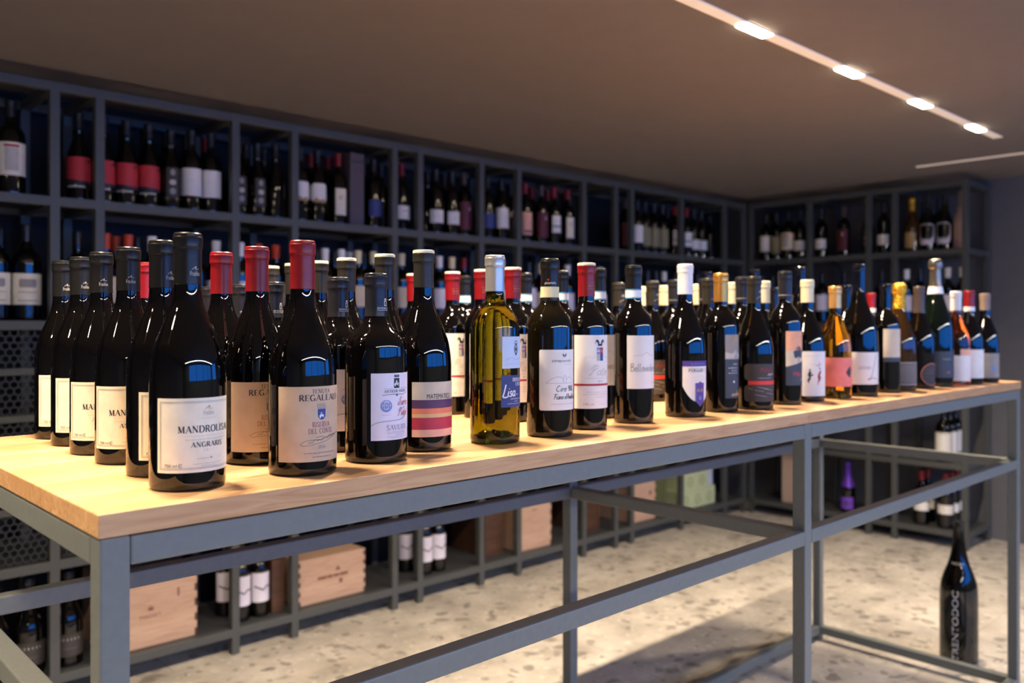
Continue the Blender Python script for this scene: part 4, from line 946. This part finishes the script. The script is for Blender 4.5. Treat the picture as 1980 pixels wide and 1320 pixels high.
# second shelf
row([('creamgrey', 0), ('creamgrey', 41)], 3); row([('plain', 12), ('plainburg', 56)], 3, dep=1)
row([('plain', 150)], 3)
row([('orangecap', 212), ('orangecap', 240), ('whitecap', 294), ('plain', 345), ('plain', 385), ('whitecap', 415)], 3); row([('orangecap', 226), ('plain', 262), ('plain', 320)], 3, dep=1)
row([('whitecap', 480), ('orangecap', 512), ('orangecap', 543)], 3)
row([('plain', 596), ('whitecap', 628), ('whitecap', 660), ('creamcap', 692), ('creamcap', 722)], 3); row([('plain', 612), ('navy', 646), ('whitecap', 676), ('navy', 706), ('plain', 736)], 3, dep=1)
row([('creamcap', 784)], 3)
row([('plain', 830), ('whitecap', 856), ('creamcap', 880), ('redcap', 906)], 3); row([('plain', 842), ('navy', 868), ('navy', 896)], 3, dep=1)
row([('bluewhite', 950), ('whitecap', 980)], 3)
row([('bluewhite', 1022), ('creamcap', 1046), ('bluewhite', 1072), ('whitecap', 1098)], 3); row([('plain', 1034), ('plain', 1060), ('plain', 1088)], 3, dep=1)
row([('bluewhite', 1146), ('whitecap', 1166)], 3)
row([('plain', 1204)], 3)
row([('whitecap', 1234), ('plain', 1252), ('plain', 1268), ('whitecap', 1284), ('plain', 1300)], 3)
row([('plain', 1330), ('plain', 1348), ('plain', 1366), ('plain', 1386)], 3)
row([('plain', 1470), ('plain', 1492), ('plain', 1516), ('bluewhite', 1542)], 3, 'R')
row([('bluewhite', 1580), ('navy', 1600), ('plain', 1622), ('plain', 1644), ('plainburg', 1662)], 3, 'R')
row([('plain', 1700)], 3, 'R')
row([('whitecap', 1760), ('plain', 1776), ('whitecap', 1800), ('whitecap', 1826), ('whitecap', 1850)], 3, 'R')
# low shelves
row([('sparkdark', 2), ('sparkdark', 44)], 0); row([('sparkdark', 131)], 0)
row([('zigzag', 465), ('zigzag', 501)], 0); row([('zigzag', 420)], 0, dep=1)
row([('zigzag', 822), ('zigzag', 845)], 0); row([('zigzag', 783)], 0, dep=1)
row([('violet', 1640)], 0, 'R')
for k in range(3): placed.append(['tallwhite', FX + .086 + .086 * k, 1.812, 1, 'R', None])
for k in range(3): placed.append(['redshort', FX + .086 + .086 * k, 1.800, 0, 'R', None])
placed.append(['redshort', FX + .088, 1.93, 0, 'R', None]); placed.append(['redshort', FX + .176, 1.93, 0, 'R', None])
# keep bottles off the posts and off each other, then set them down and name each one by its bay and place
def rad(k): return DESIGNS['s_' + k].children and 0.046 if k in ('creamgrey',) else .0435
for p in placed:
    cut = PX + [4.925] if p[4] == 'L' else PY
    c = p[1] if p[4] == 'L' else p[2]
    for q in cut:
        d = c - q
        g = SR[p[0]] + .004
        if abs(d) < g: c = q + (g if d >= 0 else -g)
    if p[4] == 'L': p[1] = c
    else: p[2] = c
for it in range(60):
    for i, a in enumerate(placed):
        for b in placed[i + 1:]:
            if a[3] != b[3] or a[4] != b[4]: continue
            dx, dy = b[1] - a[1], b[2] - a[2]; d = math.hypot(dx, dy); need = SR[a[0]] + SR[b[0]] + .002
            if d < need:
                j = 1 if a[4] == 'L' else 2
                s = (need - d) / 2 + .001
                sg = 1 if (b[j] - a[j]) >= 0 else -1
                a[j] -= s * sg * .7; b[j] += s * sg * .7
    for p in placed:
        cut = PX + [4.925] if p[4] == 'L' else PY
        j = 1 if p[4] == 'L' else 2
        for q in cut:
            g = SR[p[0]] + (.0165 if p[3] in (0, 1) or True else 0)
            dd = (p[2] - FY) if p[4] == 'L' else (p[1] - FX)
            if .03 + SR[p[0]] <= dd <= .35 - SR[p[0]]: g = SR[p[0]] * .95 + .002
            if abs(p[j] - q) < g: p[j] = q + (g + .0005 if p[j] >= q else -g - .0005)
kept = []
for p in placed:
    if all(not (q[3] == p[3] and q[4] == p[4] and math.hypot(q[1] - p[1], q[2] - p[2]) < SR[p[0]] + SR[q[0]] + .0005) for q in kept): kept.append(p)
placed = kept
bays = {}
for p in placed:
    if p[4] == 'L': bi = sum(1 for q in PX if q < p[1]) - 3; nm = 'long rack'
    else: bi = sum(1 for q in PY if q > p[2]); nm = 'corner rack'
    bays.setdefault((p[3], p[4], bi, nm), []).append(p)
for (lv, side, bi, nm), lst in bays.items():
    j = 1 if side == 'L' else 2
    cnt = {}
    for p in sorted(lst, key=lambda p: (p[j] if side == 'L' else -p[j])):
        k = 's_' + p[0]; o = inst(k); o.location = (p[1], p[2], LV[lv] + .0005)
        o.rotation_euler.z = (random.uniform(-.12, .12) + (-.15 if side == 'L' else -PI / 2 + .1))
        dp = int(round(((p[2] - FY) if side == 'L' else (p[1] - FX)) / .098 - .4)); rown = 'front' if dp <= 0 else 'back'
        cnt.setdefault((p[0], rown), []).append(o)
    for (kk, rown), os_ in cnt.items():
        for i, o in enumerate(os_):
            w = SHELF[kk]
            sh = {4: 'top', 3: 'second', 1: 'fourth', 0: 'bottom'}[lv]
            n = ORD[max(0, bi - 1)] if nm == 'long rack' else ORD[max(0, bi - 1)]
            pos = ORD[i] + ' such, ' if len(os_) > 1 else ''
            t = '%s, %s%s row, %s shelf, %s bay, %s' % (w, pos, rown, sh, n, nm)
            if len(t.split()) > 16: t = t.replace(' bottle with ', ' bottle, ').replace(' and ', ', ').replace(' row,', ',')
            tag(o, t, 'wine bottle', 'wine bottles on the %s of the %s' % (LNAME[lv], nm))

# prototypes never placed are removed again
for k, r in list(DESIGNS.items()):
    if k in USED or k == 'Z': continue
    for ch in kids(r):
        for g in kids(ch): bpy.data.objects.remove(g)
        bpy.data.objects.remove(ch)
    bpy.data.objects.remove(r)

# ------------------------------------------------------------------ wine crates and cartons
def crate(px0, px1, z1, lab, m=PINE, dy=.05, depth=.26, mark=None, side='L', lid=True, z0=LV[0], name='wine_crate', cat='wine crate', group=None, flat=None):
    if side == 'L':
        y0 = FY + dy
        def X(px): u = (px - 990) / 1653.0; return y0 / (.7272 - .6865 * u) * (.6865 + .7272 * u)
        xa, xb = X(px0), X(px1)
    w = xb - xa; h = z1 - z0
    root = empty(name, ((xa + xb) / 2, y0 + depth / 2, z0 + .0005)); tag(root, lab, cat, group)
    d = depth / 2; t = .009
    b = MB(); b.box(-w / 2, w / 2, -d, -d + t, 0, h - t, m); b.box(-w / 2, w / 2, d - t, d, 0, h - t, m)
    b.box(-w / 2, -w / 2 + t, -d + t, d - t, 0, h - t, m); b.box(w / 2 - t, w / 2, -d + t, d - t, 0, h - t, m); b.box(-w / 2 + t, w / 2 - t, -d + t, d - t, 0, t, m)
    b.build('crate_body', m, root, bevel=.0008)
    MB().box(-w / 2, w / 2, -d, d, h - t, h, m).build('lid', m, root, bevel=.0008)
    if lid:   # finger joints at the front corners
        fj = MB(); n = 9
        for i in range(n):
            if i % 2 == 0:
                z = (h - t) * i / n
                for sx in (-1, 1): fj.box(sx * (w / 2 - t) - (0 if sx > 0 else t) + (0 if sx > 0 else 0), sx * (w / 2 - t) + (t if sx > 0 else 0), -d - .0004, -d + .001, z, z + (h - t) / n, PINED)
        o = fj.build('finger_joints', PINED, root)
    if mark:
        a = MB(); mark(a, w, h, -d - .0007); o = a.build('branding', hx('burnt_brand', (128, 84, 66)), root)
    return root
BR = hx('burnt_brand', (128, 84, 66))
def flat_text(a, t, cx, z, hh, y, w=None):
    vs, fs = sans(t, hh); xs = [v[0] for v in vs]; x0, x1 = min(xs), max(xs); k = w / (x1 - x0) if w else 1
    n = len(a.v); a.v += [(cx + (x - (x0 + x1) / 2) * k, y, z + yy) for x, yy in vs]
    for f in fs: a.f.append(tuple(n + i for i in f)); a.m.append(a.mi(BR))
def mk1(a, w, h, y):
    flat_text(a, 'MASSET', -.01, h * .40, .012, y, .075)
    for dx in (-.006, 0, .006): a.face([(-.01 + dx - .004, y, h * .50), (-.01 + dx + .004, y, h * .50), (-.01 + dx, y, h * .50 + .018)], BR)
    a.face([(w * .27, y, h * .62), (w * .29, y, h * .62), (w * .29, y, h * .74), (w * .27, y, h * .74)], BR)
def mk2(a, w, h, y):
    for x0_, x1_ in ((-.07, -.03), (-.026, .0), (.004, .03), (.034, .072)): a.face([(x0_, y, h * .50), (x1_, y, h * .50), (x1_, y, h * .56), (x0_, y, h * .56)], BR)
    a.face([(.012, y, h * .64), (.036, y, h * .64), (.024, y, h * .74)], BR); a.face([(.03, y, h * .34), (.045, y, h * .34), (.045, y, h * .44), (.03, y, h * .44)], BR)
def mk3(a, w, h, y):
    for zz in (.80,): a.face([(-.03, y, h * zz), (.01, y, h * zz), (.01, y, h * (zz + .02)), (-.03, y, h * (zz + .02))], BR)
def mk4(a, w, h, y): a.face([(w * .2, y, h * .62), (w * .3, y, h * .62), (w * .3, y, h * .72), (w * .2, y, h * .72)], BR)
crate(207, 381, .345, 'pale pine wine crate with burnt mark on bottom shelf, nearest behind the table leg', mark=mk1, dy=.045)
crate(577, 706, .275, 'low pale pine wine crate with visible lid and burnt mark, on the bottom shelf', mark=mk2, dy=.055)
crate(1005, 1066, .335, 'tall pale pine wine crate on the bottom shelf beside the rear table leg', mark=mk3, dy=.045)
crate(1224, 1268, .325, 'yellowish pine wine crate on the bottom shelf, farthest from the camera', mark=mk4, dy=.045)
crate(526, 549, .300, 'dark brown wooden crate tucked behind a rack post left of the lidded pine crate', m=PINED, dy=.06, lid=False)
crate(938, 973, .320, 'dark brown wooden crate left of the tall pine crate', m=PINED, dy=.09, lid=False)
crate(1132, 1159, .320, 'dark reddish wooden crate left of the farthest pine crate', m=PINED, dy=.09, lid=False)
GREENC = hx('pale_green_card', (196, 208, 164), .6); GREENR = hx('green_ring_print', (150, 166, 116), .6); GREEND = hx('dark_green_card', (92, 98, 62), .6)
def carton(x0, x1, y0, y1, z0, z1, m, lab, name='carton', ring=True, face='Y', group=None, cat='box'):
    root = empty(name, ((x0 + x1) / 2, (y0 + y1) / 2, z0 + .0005)); tag(root, lab, cat, group)
    w, d, h = (x1 - x0) / 2, (y1 - y0) / 2, z1 - z0
    MB().box(-w, w, -d, d, 0, h * .88, m).build('carton_body', m, root, bevel=.001)
    MB().box(-w, w, -d, d, h * .885, h, m).build('lid', m, root, bevel=.001)
    if ring:
        a = MB()
        for k in range(18):
            a0, a1 = 2 * PI * k / 18, 2 * PI * (k + 1) / 18
            a.face([(r * math.cos(t), -d - .0006, h * .44 + r * math.sin(t)) for r, t in ((w * .5, a0), (w * .5, a1), (w * .36, a1), (w * .36, a0))], GREENR)
        a.face([(w * .16 * math.cos(2 * PI * k / 8), -d - .0006, h * .44 + w * .16 * math.sin(2 * PI * k / 8)) for k in range(8)], GREENR)
        a.build('round_print', GREENR, root)
    return root
gx = 4.275
for i, (a0, a1, zz) in enumerate(((0, .125, 0), (.127, .25, 0), (.252, .375, 0), (.045, .17, 1), (.172, .297, 1))):
    carton(gx + a0, gx + a1, FY + .05, FY + .25, LV[0] + .112 * zz, LV[0] + .112 * zz + .111, GREENC, 'pale green carton with round print, %s' % ('left of the bottom three', 'middle of the bottom three', 'right of the bottom three', 'left of the upper two', 'right of the upper two')[i], group='pale green cartons on the bottom shelf')
carton(gx + .30, gx + .365, FY + .06, FY + .25, LV[0] + .112, LV[0] + .235, hx('bluish_white_card', (190, 200, 220), .5), 'small bluish white carton right of the upper green cartons', ring=False)
carton(4.035, 4.205, FY + .10, FY + .30, LV[0], LV[0] + .30, GREEND, 'dark olive green carton between the pine crate and the pale green cartons', ring=False)
carton(1.956, 2.024, FY + .05, FY + .135, LV[4], LV[4] + .305, hx('mauve_grey_card', (84, 74, 80), .5), 'tall mauve grey gift box standing on the top shelf among bottles', ring=False, name='gift_box', cat='gift box')
carton(FX + .05, FX + .15, 2.665, 2.775, LV[0], LV[0] + .325, hx('pinkish_beige_card', (190, 166, 150), .55), 'tall pinkish beige gift box on the corner rack\'s bottom shelf', ring=False, name='gift_box', cat='gift box')

# ------------------------------------------------------------------ ceiling lights
def strip(name, lab, x0, x1, y0, y1, estr, col, group=None):
    root = empty(name, ((x0 + x1) / 2, (y0 + y1) / 2, CEIL)); tag(root, lab, 'ceiling light', group)
    w, d = (x1 - x0) / 2, (y1 - y0) / 2
    MB().box(-w, w, -d, d, -.004, .0, None).build('diffuser', mat('diffuser_' + name, (232, 226, 220), .5, emit=col, estr=estr, noise=.01), root)
    return root
def led(parent, x, y):
    l = parent.location
    b = MB(); n = 6; w, d, r = .070, .0185, .005
    pts = []
    for cx, cy, a0 in ((w - r, d - r, 0), (-w + r, d - r, 90), (-w + r, -d + r, 180), (w - r, -d + r, 270)): pts += arc(cx, cy, r, r, a0, a0 + 90, 4)
    b.face([(px_ + x - l.x, py_ + y - l.y, -.0065) for px_, py_ in pts][::-1], LEDM)
    k = len(pts)
    for i in range(k): b.face([(pts[i][0] + x - l.x, pts[i][1] + y - l.y, -.0065), (pts[(i + 1) % k][0] + x - l.x, pts[(i + 1) % k][1] + y - l.y, -.0065), (pts[(i + 1) % k][0] + x - l.x, pts[(i + 1) % k][1] + y - l.y, -.004), (pts[i][0] + x - l.x, pts[i][1] + y - l.y, -.004)], LEDM)
    return b.build('led_module', LEDM, parent)
LEDM = mat('lit_led_module', (255, 250, 240), .4, emit=(255, 236, 205), estr=55.0, noise=.01)
s1 = strip('strip_light', 'long recessed white ceiling strip over the table with four bright warm modules', -1.2, 4.145, STRIP_Y - .019, STRIP_Y + .019, .30, (255, 222, 196))
for x in SPOT_X: led(s1, x - .0, STRIP_Y)
strip('strip_light', 'thin unlit-looking white ceiling strip near the corner rack', 4.600, 4.622, -1.0, 1.80, .22, (225, 228, 240))
s3 = strip('strip_light', 'long bright cool white ceiling strip on the window side', -1.4, 5.1, -2.04, -1.86, 22.0, (225, 235, 255))

# ------------------------------------------------------------------ room
def struct(name, x0, x1, y0, y1, z0, z1, m):
    o = MB().box(x0, x1, y0, y1, z0, z1, m).build(name, m); o['kind'] = 'structure'; return o
RX0, RX1, RY0, RY1 = -2.2, 5.33, -2.6, 3.42
struct('floor', RX0 - .1, RX1 + .1, RY0 - .1, RY1 + .1, -.1, 0, FLOORM)
struct('ceiling', RX0 - .1, RX1 + .1, RY0 - .1, RY1 + .1, CEIL, CEIL + .1, CEILM)
struct('wall_back', RX0 - .1, RX1 + .1, RY1, RY1 + .1, 0, CEIL, BACKM)
struct('wall_left', RX0 - .1, RX0, RY0, RY1, 0, CEIL, WALLM)
def walls_with_opening(name, a0, a1, o0, o1, z0, z1, axis, at0, at1):
    b = MB()
    for (p, q, r, s_) in ((a0, o0, 0, CEIL), (o1, a1, 0, CEIL), (o0, o1, 0, z0), (o0, o1, z1, CEIL)):
        if q - p < 1e-4 or s_ - r < 1e-4: continue
        if axis == 'X': b.box(p, q, at0, at1, r, s_, WALLM)
        else: b.box(at0, at1, p, q, r, s_, WALLM)
    o = b.build(name, WALLM); o['kind'] = 'structure'
walls_with_opening('wall_front', RX0 - .1, RX1 + .1, -.8, 4.8, 1.03, 1.99, 'X', RY0 - .1, RY0)
walls_with_opening('wall_right', RY0, RY1, -2.35, -.85, 1.03, 1.99, 'Y', RX1, RX1 + .1)
WF = mat('black_window_frame', (22, 24, 30), .4, noise=.05)
b = MB()
n = 20
for i in range(n + 1):
    x = -.8 + 5.6 * i / n; w = .045 if i % 5 == 0 else .016
    b.box(max(-.8, x - w), min(4.8, x + w), RY0 - .06, RY0 - .02, 1.03, 1.99, WF)
b.box(-.8, 4.8, RY0 - .058, RY0 - .022, 1.03, 1.06, WF); b.box(-.8, 4.8, RY0 - .058, RY0 - .022, 1.96, 1.99, WF)
o = b.build('window_1', WF); o['kind'] = 'structure'
b = MB()
for i in range(5):
    y = -2.35 + 1.5 * i / 4; b.box(RX1 + .02, RX1 + .06, max(-2.35, y - .014), min(-.85, y + .014), 1.03, 1.99, WF)
o = b.build('window_2', WF); o['kind'] = 'structure'
# plinth behind the rack feet; blue window light is painted into its colour
struct('baseboard_back', RX0, 4.9, RY1 - .012, RY1 - .0005, 0, .09, hx('bluelit_baseboard', (30, 56, 120), .5))
